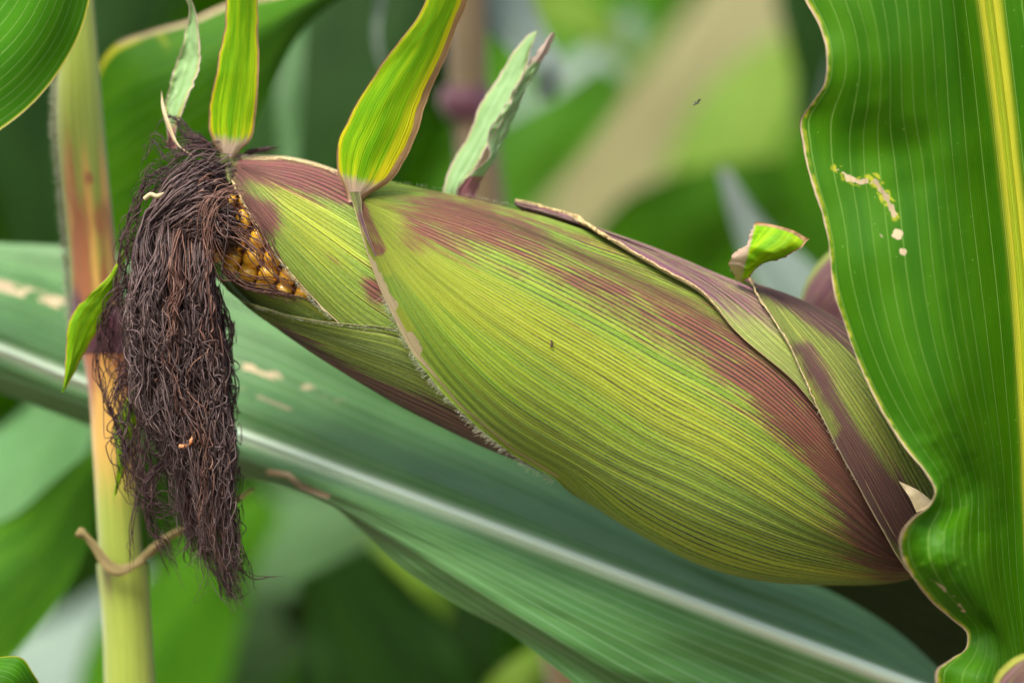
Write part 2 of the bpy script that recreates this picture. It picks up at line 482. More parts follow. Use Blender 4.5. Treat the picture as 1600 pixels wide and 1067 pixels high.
def husk(name, guides, off, mat, parent, nu, nv, paint=None, lift=(3, 3), thick=2.2, vpos=None, wob=1.2, seed=0, lip=10):
    G = grid([hg(g) for g in guides], nu, nv, wt=(1400, 190, 1), vpos=vpos)
    V = np.linspace(0, 1, nv)[None]; U = np.linspace(0, 1, nu)[:, None]
    base = body(G[..., 0], G[..., 1], G[..., 2] + off)
    wd = np.linalg.norm(np.diff(base, axis=1), axis=2).sum(1)[:, None]
    e0 = V * wd; e1 = (1 - V) * wd
    o = G[..., 2] + off + lift[0] * np.exp(-e0 / lip) + lift[1] * np.exp(-e1 / lip)
    o = o + wob * (fbm(U * 5 + 0 * V, V * 7 + 0 * U, seed) - .5) * 2 + .5 * np.sin(V * 150 + 3 * fbm(U*3+0*V, V*5+0*U, seed+4)) * wob * .4
    B = body(G[..., 0], G[..., 1], o)
    # ragged margins
    j = (fbm(U * 40 + 0*V, 0*U + 0*V, seed + 8) - .5) * 3.0
    tv = np.gradient(B, axis=1); tv /= np.maximum(np.linalg.norm(tv, axis=2, keepdims=True), 1e-6)
    B = B + tv * (j * (np.exp(-e0 / 6) + np.exp(-e1 / 6)))[..., None]
    return sheet(name, B, mat, parent, paint, thick), B


ear = thing('corn_ear', 'ripe ear of corn in striped green and purple husk with brown silk', 'corn ear', (1450, 800, 0))

# --- cob and kernels
k = 64; ns = 60
ss_ = np.linspace(0.0, .55, ns)[:, None] + np.zeros((1, k)); tt_ = np.linspace(-np.pi, np.pi, k)[None] + np.zeros((ns, 1))
shrink = 0.70 * (1 - np.exp(-(ss_) / .03) * .5)
cobG = body(ss_, tt_, -(1 - shrink) * np.interp(ss_, SG, RAD))
mesh_obj('cob', P(cobG).reshape(-1, 3), quads(ns, k), M['cob'], ear)


def kernel_mesh():
    nu, nv = 9, 12; V = []
    for i in range(nu):
        a = -np.pi/2 + np.pi * i/(nu-1)
        for j in range(nv):
            t = 2*np.pi*j/nv
            ca, sa = math.cos(a), math.sin(a)
            f = lambda q, e: math.copysign(abs(q)**e, q)
            x = f(ca, .8)*f(math.cos(t), .85); y = f(ca, .8)*f(math.sin(t), .85); z = f(sa, .8)
            tw = 1 + .14*z
            V.append((x*14.8*tw*S, y*16.2*tw*S, (z*17 - (.9 if z > .95 else 0))*S))
    F = []
    for i in range(nu-1):
        for j in range(nv): F.append((i*nv+j, i*nv+(j+1) % nv, (i+1)*nv+(j+1) % nv, (i+1)*nv+j))
    return np.array(V), np.array(F)


KV, KF = kernel_mesh()
k0 = None
spos = [sof(x) for x in np.arange(322, 520, 29.0)]
for a, s in enumerate(spos):
    for bth in range(-6, 5):
        r0 = float(np.interp(s, SG, RAD)) * .70
        th = (bth + .5 * (a % 2)) * 32 / r0
        if abs(th) > 1.5: continue
        q = body(np.array(s), np.array(th), np.array(r0 - float(np.interp(s, SG, RAD)) + 2.0))
        q2 = body(np.array(s), np.array(th), np.array(r0 - float(np.interp(s, SG, RAD)) + 20.0))
        if q[1] < 312 or q[0] > np.interp(q[1], [262, 300, 338, 398, 462, 500], [350, 372, 392, 430, 482, 520]) + 10: continue
        if k0 is None:
            k0 = mesh_obj('kernel', KV, KF, M['kernel'], ear); o = k0
        else:
            o = k0.copy(); COL.objects.link(o); o.parent = ear
        A = Vector(P(q)); N_ = (Vector(P(q2)) - A).normalized()
        ax = Vector((.87, 0, -.49)); yv = N_.cross(ax).normalized(); ax = yv.cross(N_)
        mtx = Matrix((ax, yv, N_)).transposed().to_4x4()
        o.matrix_local = Matrix.Translation(A) @ mtx @ Matrix.Rotation(random.uniform(-.15, .15), 4, 'Z') @ Matrix.Diagonal((random.uniform(.9, 1.05), random.uniform(.92, 1.04), random.uniform(.9, 1.1), 1))

# --- inner lip husk below the opening
def p_lip(m, x, y, U, V, e0, e1):
    m[..., 0] = .0; m[..., 2] = .75 * ss(e0, 6, 1); m[..., 1] = .7 * ss(e0, 26, 4); m[..., 3] = .8
husk('husk_leaf', [[(322, 418), (345, 437), (393, 461), (425, 468), (470, 470), (512, 498), (600, 545)],
                   [(320, 420), (345, 441), (400, 485), (480, 535), (600, 605)],
                   [('a', .02, -88), ('a', .15, -100), ('a', .35, -100)]], -14, M['husk_in'], ear, 70, 30, p_lip, lift=(2, 0), seed=3, wob=1.5)

# --- inner husk with the opening
MARG0 = [(350, 262), (372, 300), (392, 338), (430, 398), (482, 462), (520, 500), (600, 560), (700, 625)]
def p_in(m, x, y, U, V, e0, e1):
    p = 1.1 * blob(x, y, 415, 335, 34, 22, 50) + .9 * blob(x, y, 585, 455, 35, 22, 60) + .45 * blob(x, y, 520, 405, 25, 8, 30)
    p += 1.0 * ss(y, 300 + (x - 380) * .30, 262 + (x - 380) * .22) * ss(x, 360, 380)
    p += .6 * ss(ldist(x, y, MARG0[:4]), 26, 5) * ss(y, 390, 330)
    m[..., 0] = np.clip(p, 0, 1)
    m[..., 1] = .8 * blob(x, y, 500, 370, 100, 45, 40) + .5 * blob(x, y, 440, 300, 70, 16, 32)
    m[..., 2] = ss(e1, 9, 3) + .9 * np.clip(ss(ldist(x, y, [(380, 246), (450, 246), (540, 268)]), 7, 1), 0, 1)
    m[..., 3] = .85
husk('husk_leaf', [[('a', .045, 120), ('a', .15, 130), ('a', .3, 130), ('a', .5, 130)],
                   [(356, 246), (430, 248), (530, 272), (640, 318), (760, 380)],
                   [(355, 250), (440, 300), (540, 365), (640, 430), (740, 500)],
                   [(353, 256), (400, 325), (470, 410), (560, 500), (680, 570), (740, 600)],
                   MARG0], -6, M['husk_in'], ear, 200, 120, p_in, lift=(0, .5), wob=2.2, seed=5, vpos=[0, .22, .5, .8, 1])

# --- lower husk
def p_low(m, x, y, U, V, e0, e1):
    d = ldist(x, y, [(380, 478), (430, 520), (540, 590), (640, 640), (760, 690), (880, 750)])
    p = .95 * ss(d, 30, 8) * ss(x, 400, 460) + .9 * blob(x, y, 700, 655, 120, 26, 28) + .6 * blob(x, y, 800, 710, 90, 26, 28)
    p += .5 * blob(x, y, 527, 532, 6, 3)
    m[..., 0] = np.clip(p, 0, 1)
    m[..., 2] = .5 * ss(e0, 5, 1)
    m[..., 1] = .35 * ss(e0, 22, 4)
husk('husk_leaf', [[(330, 428), (345, 442), (411, 482), (482, 499), (536, 506), (620, 516), (700, 560)],
                   [(330, 430), (352, 449), (430, 510), (540, 556), (660, 606), (790, 690)],
                   [(328, 430), (350, 451), (420, 512), (520, 576), (640, 644), (760, 702), (900, 768)],
                   [('a', .01, -96), ('a', .1, -115), ('a', .3, -125), ('a', .5, -130)]], -4, M['husk_low'], ear, 200, 80, p_low, lift=(4, 0), seed=7,
     vpos=[0, .45, .75, 1], wob=2.0)

# --- the large striped husk
MARG1 = [(548, 312), (556, 345), (572, 395), (600, 462), (648, 550), (718, 632), (800, 700), (872, 745)]
def p_big(m, x, y, U, V, e0, e1):
    line = [(560, 318), (760, 352), (930, 430), (1080, 510), (1200, 585), (1300, 690), (1400, 830)]
    d = ldist(x, y, line)
    p = .50 * ss(d, 80, 6) * ss(x, 590, 760)
    p += .5 * blob(x, y, 690, 335, 100, 30, 14)
    p += .5 * blob(x, y, 1230, 640, 130, 42, 42) + .5 * blob(x, y, 1350, 790, 90, 45, 55)
    p += .55 * blob(x, y, 645, 372, 28, 20, 30) + .3 * blob(x, y, 700, 385, 50, 18, 25)
    p += .45 * ss(ldist(x, y, [(560, 322), (574, 350), (592, 390)]), 16, 6) * 1.8
    p += .25 * ss(x, 1230, 1400) * ss(y, 700, 760)
    p = p*(.45 + 1.1*fbm(x/46, (y - .45*x)/11, 71))
    p += .17 * ss(y - .50 * x, 150, 30) * ss(x, 580, 680) + .30 * ss(x, 1180, 1400) * ss(y - .5*x, 260, 180)
    m[..., 0] = np.clip(p, 0, 1)
    yl = [(575, 345), (680, 430), (850, 520), (1020, 620), (1200, 730), (1330, 815)]
    m[..., 1] = np.clip(.85 * ss(ldist(x, y, yl), 75, 15) * (1 - .5 * ss(x, 1000, 1300)) + .5 * ss(x, 1000, 1350) * blob(x, y, 1330, 890, 180, 22, 4), 0, 1)
    dl = ldist(x, y, MARG1)
    seg = np.maximum(ss(ldist(x, y, [(576, 408), (600, 455), (616, 478)]) + 9*(fbm(x/7, y/16, 31) - .4), 11, 5), ss(ldist(x, y, [(640, 526), (652, 546)]) + 6*(fbm(x/7, y/12, 33) - .4), 10, 6))
    seg2 = ss(ldist(x, y, [(585, 395), (600, 410), (612, 425)]), 10, 5) * .0
    m[..., 2] = np.clip(seg + ss(dl, 6, 3) * .6 * ss(y, 600, 540) + ss(dl, 3.5, 1.5) * .5, 0, 1)
    m[..., 1] = np.clip(m[..., 1] + ss(ldist(x, y, [(605, 470), (635, 515)]), 14, 9) + ss(ldist(x, y, [(583, 392), (605, 420)]), 13, 8), 0, 1)
    m[..., 3] = np.clip(.55 + .75 * ss(x, 640, 1050) + .3 * blob(x, y, 1250, 780, 200, 120), 0, 1.3) * (1 - .5 * ss(y - .55 * x, 235, 290)) 
husk_big, BG = husk('husk_leaf', [[('a', sof(500), 95), ('a', sof(700), 140), ('a', sof(1000), 140), ('a', sof(1250), 130), ('a', sof(1430), 100)],
                   [(548, 302), (640, 296), (760, 325), (900, 372), (1060, 430), (1220, 520), (1350, 640), (1450, 800)],
                   [(548, 305), (690, 335), (840, 385), (990, 455), (1118, 525), (1214, 590), (1320, 706), (1400, 830), (1440, 870)],
                   [(549, 308), (670, 385), (820, 465), (1000, 565), (1110, 625), (1220, 695), (1330, 785), (1430, 872)],
                   [(549, 310), (650, 415), (800, 535), (1000, 667), (1107, 722), (1214, 783), (1320, 840), (1440, 880)],
                   [(550, 313), (615, 440), (700, 565), (850, 690), (1000, 778), (1150, 848), (1300, 884), (1450, 890)],
                   MARG1 + [('a', sof(985), -95), ('a', sof(1120), -102), ('a', sof(1260), -104), ('a', sof(1450), -100)]],
                  4, M['husk'], ear, 420, 330, p_big, lift=(0, 4), seed=9, vpos=[0, .16, .34, .5, .66, .86, 1], wob=3.4)

# --- upper husk strip, its cream margin curled up
M2 = [(800, 326), (835, 333), (872, 340), (905, 362), (960, 395), (1030, 435), (1085, 465), (1140, 520), (1250, 615), (1320, 700), (1400, 830), (1450, 880)]
def p_up(m, x, y, U, V, e0, e1):
    d = ldist(x, y, M2[:8])
    m[..., 0] = np.clip(.95 * ss(e1, 44, 12) * ss(x, 1120, 1060) + .75 * ss(y, 560 - (1250 - x) * .33, 500 - (1250 - x) * .38) + .35 * ss(e1, 10, 3), 0, 1)
    m[..., 2] = np.clip(ss(e1, 6.5, 3.5) * (1.0 - .5 * ss(x, 1090, 1250)), 0, 1)
    m[..., 1] = .25 * blob(x, y, 1200, 540, 80, 50, 45)
    m[..., 3] = .9
husk('husk_leaf', [[('a', sof(760), 130), ('a', sof(1000), 140), ('a', sof(1300), 130), ('a', sof(1440), 120)],
                   [(808, 328), (1000, 392), (1150, 452), (1300, 560), (1420, 690), (1480, 800)],
                   [(805, 328), (940, 372), (1090, 440), (1200, 520), (1330, 650), (1430, 790), (1470, 850)],
                   M2], 10, M['husk_up'], ear, 220, 110, p_up, lift=(0, 7), seed=13, vpos=[0, .3, .6, 1], wob=2.2, lip=12)

# --- end husk with the stub
M3 = [(1146, 418), (1158, 445), (1172, 475), (1200, 512), (1232, 560), (1262, 620), (1300, 690), (1340, 755), (1385, 825), (1412, 862), (1440, 885)]
def p_end(m, x, y, U, V, e0, e1):
    p = .95 * ss(ldist(x, y, [(1250, 560), (1275, 600), (1310, 670), (1360, 750), (1420, 830)]), 42, 12) + .5 * blob(x, y, 1400, 790, 80, 80)
    p += .8 * ss(ldist(x, y, [(1150, 425), (1172, 470), (1200, 505)]), 14, 4)
    p += .9 * ss(ldist(x, y, [(1160, 418), (1250, 466), (1340, 525), (1440, 620)]), 40, 14)
    p = p * (1 - .9 * ss(ldist(x, y, [(1200, 515), (1240, 575), (1268, 632), (1290, 672)]) + 14*(fbm(x/12, y/26, 51)-.5), 30, 6))
    m[..., 0] = np.clip(p, 0, 1)
    m[..., 2] = np.clip(ss(e1, 4, 2) * .8 + .5 * ss(ldist(x, y, [(1205, 520), (1240, 575)]), 12, 4), 0, 1)
    m[..., 1] = .8 * ss(ldist(x, y, [(1205, 520), (1262, 620)]), 24, 8)
husk('husk_leaf', [[('a', sof(1110), 100), ('a', sof(1250), 125), ('a', sof(1450), 125)],
                   [(1158, 428), (1250, 474), (1340, 526), (1420, 590), (1500, 700)],
                   [(1154, 430), (1230, 490), (1320, 570), (1400, 670), (1480, 800)],
                   [(1150, 432), (1210, 510), (1290, 620), (1370, 740), (1450, 850)],
                   M3], 17, M['husk_end'], ear, 200, 130, p_end, lift=(0, 6), seed=17, vpos=[0, .25, .5, .78, 1], wob=2.5)

def rim(line, off, r, mat, seed):
    pts = spl([(a, b, 0) for a, b in line], 160)
    q = np.array([body(np.array(inv(p[0], p[1])[0]), np.array(inv(p[0], p[1])[1]), np.array(off)) for p in pts])
    x = np.linspace(0, 1, 160)[:, None]
    q = q + (np.concatenate([vnoise(x*60, x*0 + 3*k, seed + k) - .5 for k in range(3)], 1))*2.4
    o = tubes('rim', q[None], [r], M[mat], ear, sides=8, taper=True)
    return o
M['rim'] = simple('rim_cream', (.26, .17, .07), (.52, .43, .19), .6, 1500)
rim(M2[:8], 19, 1.5, 'rim', 1); rim(M2[1:5], 17, 2.8, 'rim', 2); rim(M3[:7], 23, 1.0, 'rim', 4); rim(MARG0[:5], -4, 1.6, 'rim', 7); rim([(362, 244), (430, 243), (500, 256), (545, 275)], -5, 1.1, 'rim', 9)

# --- fuzz on husk margins
def fuzz(name, line, n, ln, off, parent, dr=(-1, .4), spread=.8, rad=.22, mat='hair'):
    pts = spl([(a, b, 0) for a, b in line], 400)
    out = []
    for _ in range(n):
        i = rng.integers(0, 399); p = pts[i]
        s, t = inv(p[0], p[1]); q = body(np.array(s), np.array(t), np.array(off + rng.uniform(0, 3)))
        L = ln * rng.uniform(.4, 1.2); a = math.atan2(dr[1], dr[0]) + rng.normal(0, spread)
        d = np.array([math.cos(a), math.sin(a), rng.uniform(-.8, .1)]) * L; c = rng.normal(0, .25, 3) * L
        out.append([q + d*t_ + c*t_*t_ for t_ in (0, .33, .66, 1)])
    o = tubes(name, out, np.full(n, rad), M[mat], parent); o['kind'] = 'stuff'
    return o

fuzz('fuzz', MARG1[3:], 520, 10, 7, ear, (-.9, .3), .6)
fuzz('fuzz', [(400, 478), (482, 500), (536, 507), (620, 516)], 220, 6, 3, ear, (.1, -1))
fuzz('fuzz', [(430, 398), (482, 462), (518, 498)], 160, 6, -3, ear, (-.8, .4))
fuzz('fuzz', [(560, 283), (700, 306), (820, 330)], 200, 4, 6, ear, (.2, -1))
fuzz('fuzz', M3[:8], 120, 5, 22, ear, (-.9, .3))


# --- free blades at the husk tips
def strip_grid(left, right, dl, dr_, nu=90, nv=24, bow=8, mid=None):
    """left/right edges in photo px; dl/dr depth start,end lists"""
    L = spl(left, nu); Rr = spl(right, nu); x = np.linspace(0, 1, nu)
    DL = np.interp(x, np.linspace(0, 1, len(dl)), dl); DR = np.interp(x, np.linspace(0, 1, len(dr_)), dr_)
    V = np.linspace(0, 1, nv)
    G = np.zeros((nu, nv, 3))
    for j, v in enumerate(V):
        G[:, j, :2] = L*(1-v) + Rr*v
        G[:, j, 2] = DL*(1-v) + DR*v - bow * 4*v*(1-v)
    return G


def ragged(G, amp, freq, seed):
    nu, nv, _ = G.shape; U = np.linspace(0, 1, nu)[:, None]; V = np.linspace(0, 1, nv)[None]
    wv = (fbm(U*freq + 0*V, V*2 + 0*U, seed) - .5)
    G[..., 2] += amp * 2.4 * wv
    tv = G[:, -1] - G[:, 0]; tv = tv / np.maximum(np.linalg.norm(tv, axis=1, keepdims=True), 1e-6)
    a = (fbm(U[:, 0]*freq*5, 0*U[:, 0], seed+3) - .5) * amp; b = (fbm(U[:, 0]*freq*5, 0*U[:, 0]+9, seed+5) - .5) * amp
    G += tv[:, None] * (a[:, None]*(1-V)**3 + b[:, None]*V**3)[..., None]
    return G


def p_blade(base=30, pb=1.0, ym=.0, dryw=4.0, ystripe=None, right_dry=0):
    def f(m, x, y, U, V, e0, e1):
        u = U * 1000
        ed = np.minimum(e0, e1 - right_dry)
        nn = fbm(u / 30, V * 2, 5)
        m[..., 2] = np.clip(ss(ed, dryw * (.4 + nn), dryw * .3 * (.4 + nn)) * .9, 0, 1)
        m[..., 0] = np.clip(pb * ss(u, base*1.5, base * .4) * (.75 + .25*nn), 0, 1); pass
        m[..., 1] = np.clip(ym + .45 * ss(ed, dryw * 2.4, dryw * 1.0) + .25 * ss(u, base * 2, base) + (0 if ystripe is None else ystripe(U, V)), 0, 1)
    return f


blades = []
# wide blade in the middle
G = strip_grid([(543, 316), (541, 302), (528, 270), (525, 236), (541, 190), (575, 132), (612, 78), (648, 32), (690, -60), (745, -190), (800, -330)],
               [(566, 316), (578, 304), (600, 292), (628, 258), (652, 212), (664, 168), (690, 108), (712, 48), (750, -60), (782, -190), (804, -332)],
               [-70, -95, -110, -100, -90, -80], [-78, -70, -60, -55, -60, -70], 140, 40, 12)
G = ragged(G, 6, 4, 21)
blades.append(sheet('blade', G, M['blade'], husk_big, p_blade(42, .9, .0, 5, lambda U, V: .48*ss(V, .58, .82) + .22*np.sin(V*22 + U*9)**2, 8)))
# its purple neck
def p_neck(m, x, y, U, V, e0, e1):
    m[..., 0] = .8*ss(y, 320, 345) + .5*ss(np.abs(V-.6), .25, .05); m[..., 2] = ss(np.minimum(e0, e1), 2.5, 1); m[..., 3] = .5
G = strip_grid([(545, 300), (549, 312), (554, 328), (565, 356), (586, 400)], [(562, 300), (565, 314), (566, 330), (573, 357), (588, 400)], [-84, -90, -100, -122, -143], [-84, -90, -100, -124, -146], 50, 14, 7)
sheet('neck', G, M['husk_up'], husk_big, p_neck)
# second blade on the left
hin = ear
G = strip_grid([(349, 252), (340, 236), (328, 208), (326, 180), (337, 112), (350, 50), (356, -80), (368, -200), (384, -320)],
               [(362, 252), (374, 237), (390, 222), (398, 190), (405, 120), (404, 50), (401, -80), (398, -200), (387, -322)],
               [-30, -60, -60, -50, -50], [-38, -40, -35, -30, -40], 130, 34, 9)
G = ragged(G, 5, 4, 25)
blades.append(sheet('blade', G, M['blade'], ear, p_blade(42, .9, .0, 4.5, lambda U, V: .2*np.sin(V*17 + 1)**2)))
G = strip_grid([(344, 240), (345, 255), (350, 272), (358, 286)], [(368, 240), (364, 256), (362, 272), (361, 286)], [-38, -44, -56, -66], [-36, -42, -54, -66], 30, 12, 8)
sheet('neck', G, M['husk_up'], ear, p_neck)
# narrow pale blade far left
G = strip_grid([(262, 232), (261, 205), (257, 178), (264, 138), (279, 90), (290, 50), (296, 15), (286, -12)],
               [(275, 232), (276, 200), (286, 172), (300, 138), (313, 92), (309, 48), (303, 12), (290, -14)], [0, 5, 10, 10], [-10, -20, -25, -5], 110, 24, -12)
G = ragged(G, 7, 6, 31)
blades.append(sheet('blade', G, M['blade_pale'], ear, p_blade(42, .9, 0, 5, right_dry=0)))
# thin dry spike
G = strip_grid([(252, 142), (252, 165), (262, 200), (276, 228), (300, 245)], [(253, 142), (257, 165), (268, 199), (281, 228), (302, 243)], [-30, -40, -50], [-30, -44, -52], 40, 8, 3)
sheet('bract', G, M['cream'], ear)
# folded blade behind
G = strip_grid([(692, 318), (694, 290), (708, 252), (732, 212), (748, 168), (778, 122), (806, 78), (826, 56), (838, 48)],
               [(716, 318), (718, 300), (744, 262), (765, 222), (788, 182), (806, 142), (824, 100), (832, 70), (840, 50)], [60, 70, 60, 50], [30, 20, 20, 30], 110, 26, 6)
G = ragged(G, 6, 6, 35)
blades.append(sheet('blade', G, M['blade_pale'], ear, p_blade(10, .0, 0, 5)))
G = strip_grid([(712, 318), (714, 296), (735, 272), (765, 242), (762, 222), (790, 165), (815, 118), (842, 78), (862, 52)],
               [(738, 318), (742, 304), (765, 262), (792, 212), (806, 178), (824, 138), (838, 112), (856, 82), (869, 52)], [20, 10, 10, 20, 20], [28, 40, 40, 30], 110, 20, 4)
G = ragged(G, 8, 9, 37)
def p_fold(m, x, y, U, V, e0, e1):
    m[..., 0] = np.clip(1.1*ss(y, 268, 284), 0, 1); m[..., 2] = np.clip(ss(e0, 6, 2) * .7 + ss(y, 110, 85), 0, 1); m[..., 1] = .35 * ss(e0, 12, 5)
blades.append(sheet('blade', G, M['blade_pale'], ear, p_fold))
# torn stub
gs = [[(1149, 436, -45), (1140, 408, -75), (1150, 392, -80), (1165, 384, -70), (1172, 366, -60), (1180, 346, -60)],
      [(1152, 438, -45), (1160, 408, -80), (1175, 390, -95), (1190, 376, -95), (1202, 364, -90), (1212, 352, -80)],
      [(1156, 440, -42), (1178, 414, -80), (1200, 396, -100), (1222, 384, -105), (1232, 372, -105), (1240, 360, -95)],
      [(1162, 441, -38), (1194, 412, -68), (1222, 404, -85), (1244, 392, -100), (1255, 384, -105), (1264, 374, -105)]]
G = grid(gs, 50, 40); G = ragged(G, 6, 8, 41)
def p_stub(m, x, y, U, V, e0, e1):
    m[..., 0] = np.clip(ss(x + .25*(y-400), 1176, 1160), 0, 1); u = U/U.max()
    m[..., 2] = np.clip(ss(u, .93, .98) + ss(e1, 5, 2)*.8 + ss(e0, 3, 1)*.5, 0, 1); m[..., 1] = .0
blades.append(sheet('blade', G, M['blade'], ear, p_stub, 2.5))
# hanging green tips left of the silk
G = strip_grid([(205, 372), (190, 396), (168, 432), (135, 464), (112, 490), (103, 532), (101, 580), (97, 612)],
               [(208, 376), (198, 402), (184, 446), (162, 500), (138, 543), (122, 572), (116, 585), (98, 613)], [-30, -50, -60, -60], [-10, -20, -30, -50], 100, 26, 10)
blades.append(sheet('blade', ragged(G, 4, 5, 45), M['blade'], ear, p_blade(3, 0, 0, 4)))
G = strip_grid([(215, 590), (192, 630), (176, 668), (181, 715), (178, 775)], [(222, 592), (218, 632), (214, 668), (202, 712), (180, 776)], [0, 0, -10], [10, 0, -5], 80, 20, 8)
blades.append(sheet('blade', ragged(G, 4, 5, 47), M['blade'], ear, p_blade(3, 0, 0, 4)))
for o, l in zip(blades, ['wide yellow-striped blade', 'narrow lime blade', 'slim pale curled blade', 'pale folded blade', 'pale blade strip with magenta foot',
                         'torn green stub with purple foot', 'hanging green blade tip', 'small hanging blade tip behind the silk']): o['label'] = l
# small cream tear at the butt
G = strip_grid([(1404, 752), (1420, 775), (1432, 800)], [(1406, 752), (1438, 768), (1462, 788)], [-135, -150, -150], [-135, -152, -160], 20, 10, 3)
sheet('tear', G, M['cream'], ear)

# ------------------------------------------------------------------ silk
PR = np.array([(300, 268, 330), (330, 224, 338), (380, 208, 335), (450, 206, 338), (520, 204, 344), (600, 216, 349), (650, 236, 351), (700, 266, 354), (760, 276, 356),
               (820, 284, 362), (870, 300, 372), (910, 325, 384), (940, 345, 392)], float)


def strand_main(n, m=64, dz=(-95, 20), seed=1, curl=1.0, amin=-1, amax=1, ends=(500, 940)):
    rg = np.random.default_rng(seed); out = []
    ncl = max(10, n//26); cen = np.linspace(amin, amax, ncl) + rg.normal(0, .05, ncl); cso = rg.uniform(0, 99, (ncl, 2)); cen_ = rg.uniform(*ends, ncl); cdp = rg.uniform(*dz, ncl)
    for _ in range(n):
        cl = int(rg.integers(0, ncl)); a = float(np.clip(cen[cl] + rg.normal(0, .07), -1, 1)); t = (a + 1)/2
        t = np.clip(t + rg.normal(0, .15), 0, 1)
        sx, sy = 338 + rg.normal(0, 15) + 14*t, 262 + 120*t + rg.normal(0, 12)
        dep = float(np.clip(cdp[cl] + rg.normal(0, 12), dz[0], dz[1])); dfront = -58 - 28*t
        end = min(945, cen_[cl] + rg.normal(0, 40)) if rg.random() < .74 else rg.uniform(800, 935)
        if a < -.75: end = min(end, 790 + rg.normal(0, 60))
        ys = np.linspace(306 + 26*t + rg.uniform(-12, 50), end, m - 14)
        L = np.interp(ys, PR[:, 0], PR[:, 1]); Rr = np.interp(ys, PR[:, 0], PR[:, 2])
        prog = (ys - ys[0])/(940 - 318)
        wand = a + (.60*(fbm(ys/120 + cso[cl, 0], ys*0 + cso[cl, 1], 3, 3) - .5)*2 + .26*(fbm(ys/70 + rg.uniform(0, 99), ys*0 + rg.uniform(0, 99), 4, 2) - .5)*2) * ss(prog, 0, .25)
        wand = np.where(np.abs(wand) > .9, np.sign(wand)*(.9 + .22*np.tanh((np.abs(wand) - .9)*1.5)), wand)
        x = (L + Rr)/2 + wand*(Rr - L)/2
        wl = rg.uniform(20, 55); am = rg.uniform(.5, 4)*curl
        env = ss(prog, .02, .3)
        ph = rg.uniform(0, 6.3)
        ns_ = fbm(ys/wl + rg.uniform(0, 99), ys*0 + rg.uniform(0, 99), 5, 2) - .5
        n3 = vnoise(ys/rg.uniform(16, 38) + rg.uniform(0, 99), ys*0 + rg.uniform(0, 99), 6) - .5
        n4 = vnoise(ys/rg.uniform(16, 38) + rg.uniform(0, 99), ys*0 + rg.uniform(0, 99), 9) - .5
        tang = .35 + 1.15*ss(ys, 400, 540)
        x = x + env*(am*np.sin(ys/wl*6.28*.6 + ph + 5*ns_) + 20*curl*tang*n3)
        yy = ys + env*(am*1.2*np.sin(ys/wl*6.28*.6 + ph*2 + 1.3 + 4*ns_) + 44*curl*tang*n4)
        z = dep*(.4 + .6*ss(prog, 0, .15)) - 20 + env*8*np.sin(ys/wl*5 + ph*3) + 25*ss(prog, .5, 1)
        z = z*ss(prog, -.02, .12) + dfront*(1 - ss(prog, -.02, .12)) + rg.uniform(-14, 4)
        head = np.array([(sx, sy, dfront + 8), ((sx + x[0])/2 + 6 + rg.normal(0, 8), (sy + ys[0])/2 - 20*(1 - t) - rg.uniform(-8, 18), dfront - 12 - rg.uniform(0, 20)), (x[0], yy[0], z[0])])
        hd = spl(head, 15)[:-1]
        out.append(np.concatenate([hd, np.stack([x, yy, z], -1)]))
    return np.array(out)


def bundle(guide, n, spread, curl, m=44, seed=1, ends=.35, wl=(14, 40)):
    rg = np.random.default_rng(seed); out = []
    for _ in range(n):
        g = spl(guide, m, ); e = 1 - ends*rg.random()
        g = spl(guide, np.linspace(rg.uniform(0, ends*.3), e, m))
        off = rg.normal(0, 1, 3)*spread; o2 = rg.normal(0, 1, 3)*spread
        x = np.linspace(0, 1, m)[:, None]
        L = np.linalg.norm(np.diff(g, axis=0), axis=1).sum(); w_ = rg.uniform(*wl)
        q = x*L/w_
        c = np.concatenate([vnoise(q + rg.uniform(0, 99), q*0 + rg.uniform(0, 99), k) - .5 for k in range(3)], 1)*2*curl
        out.append(g + off*(1-x) + o2*x + c)
    return np.array(out)


def part_stuff(o): o['kind'] = 'stuff'; return o


pth = strand_main(640, seed=3, m=90)
part_stuff(tubes('silk', pth, np.clip(rng.lognormal(-.28, .45, len(pth)), .35, 1.9), M['silk'], ear))
pth = strand_main(190, m=90, seed=8, dz=(-110, -60), curl=1.25)
part_stuff(tubes('silk', pth, np.clip(rng.lognormal(-.05, .4, len(pth)), .45, 2.2), M['silk'], ear))
pth = strand_main(150, m=90, seed=5, curl=1.6, dz=(-90, 20), ends=(500, 900))
part_stuff(tubes('silk', pth, rng.uniform(.8, 1.3, len(pth)), M['silk_dark'], ear))
pth = strand_main(130, seed=9, curl=.8, dz=(-110, -70), amin=-.2, ends=(360, 560))
part_stuff(tubes('silk', pth, rng.uniform(.8, 1.4, len(pth)), M['silk_red'], ear))
B_ = []
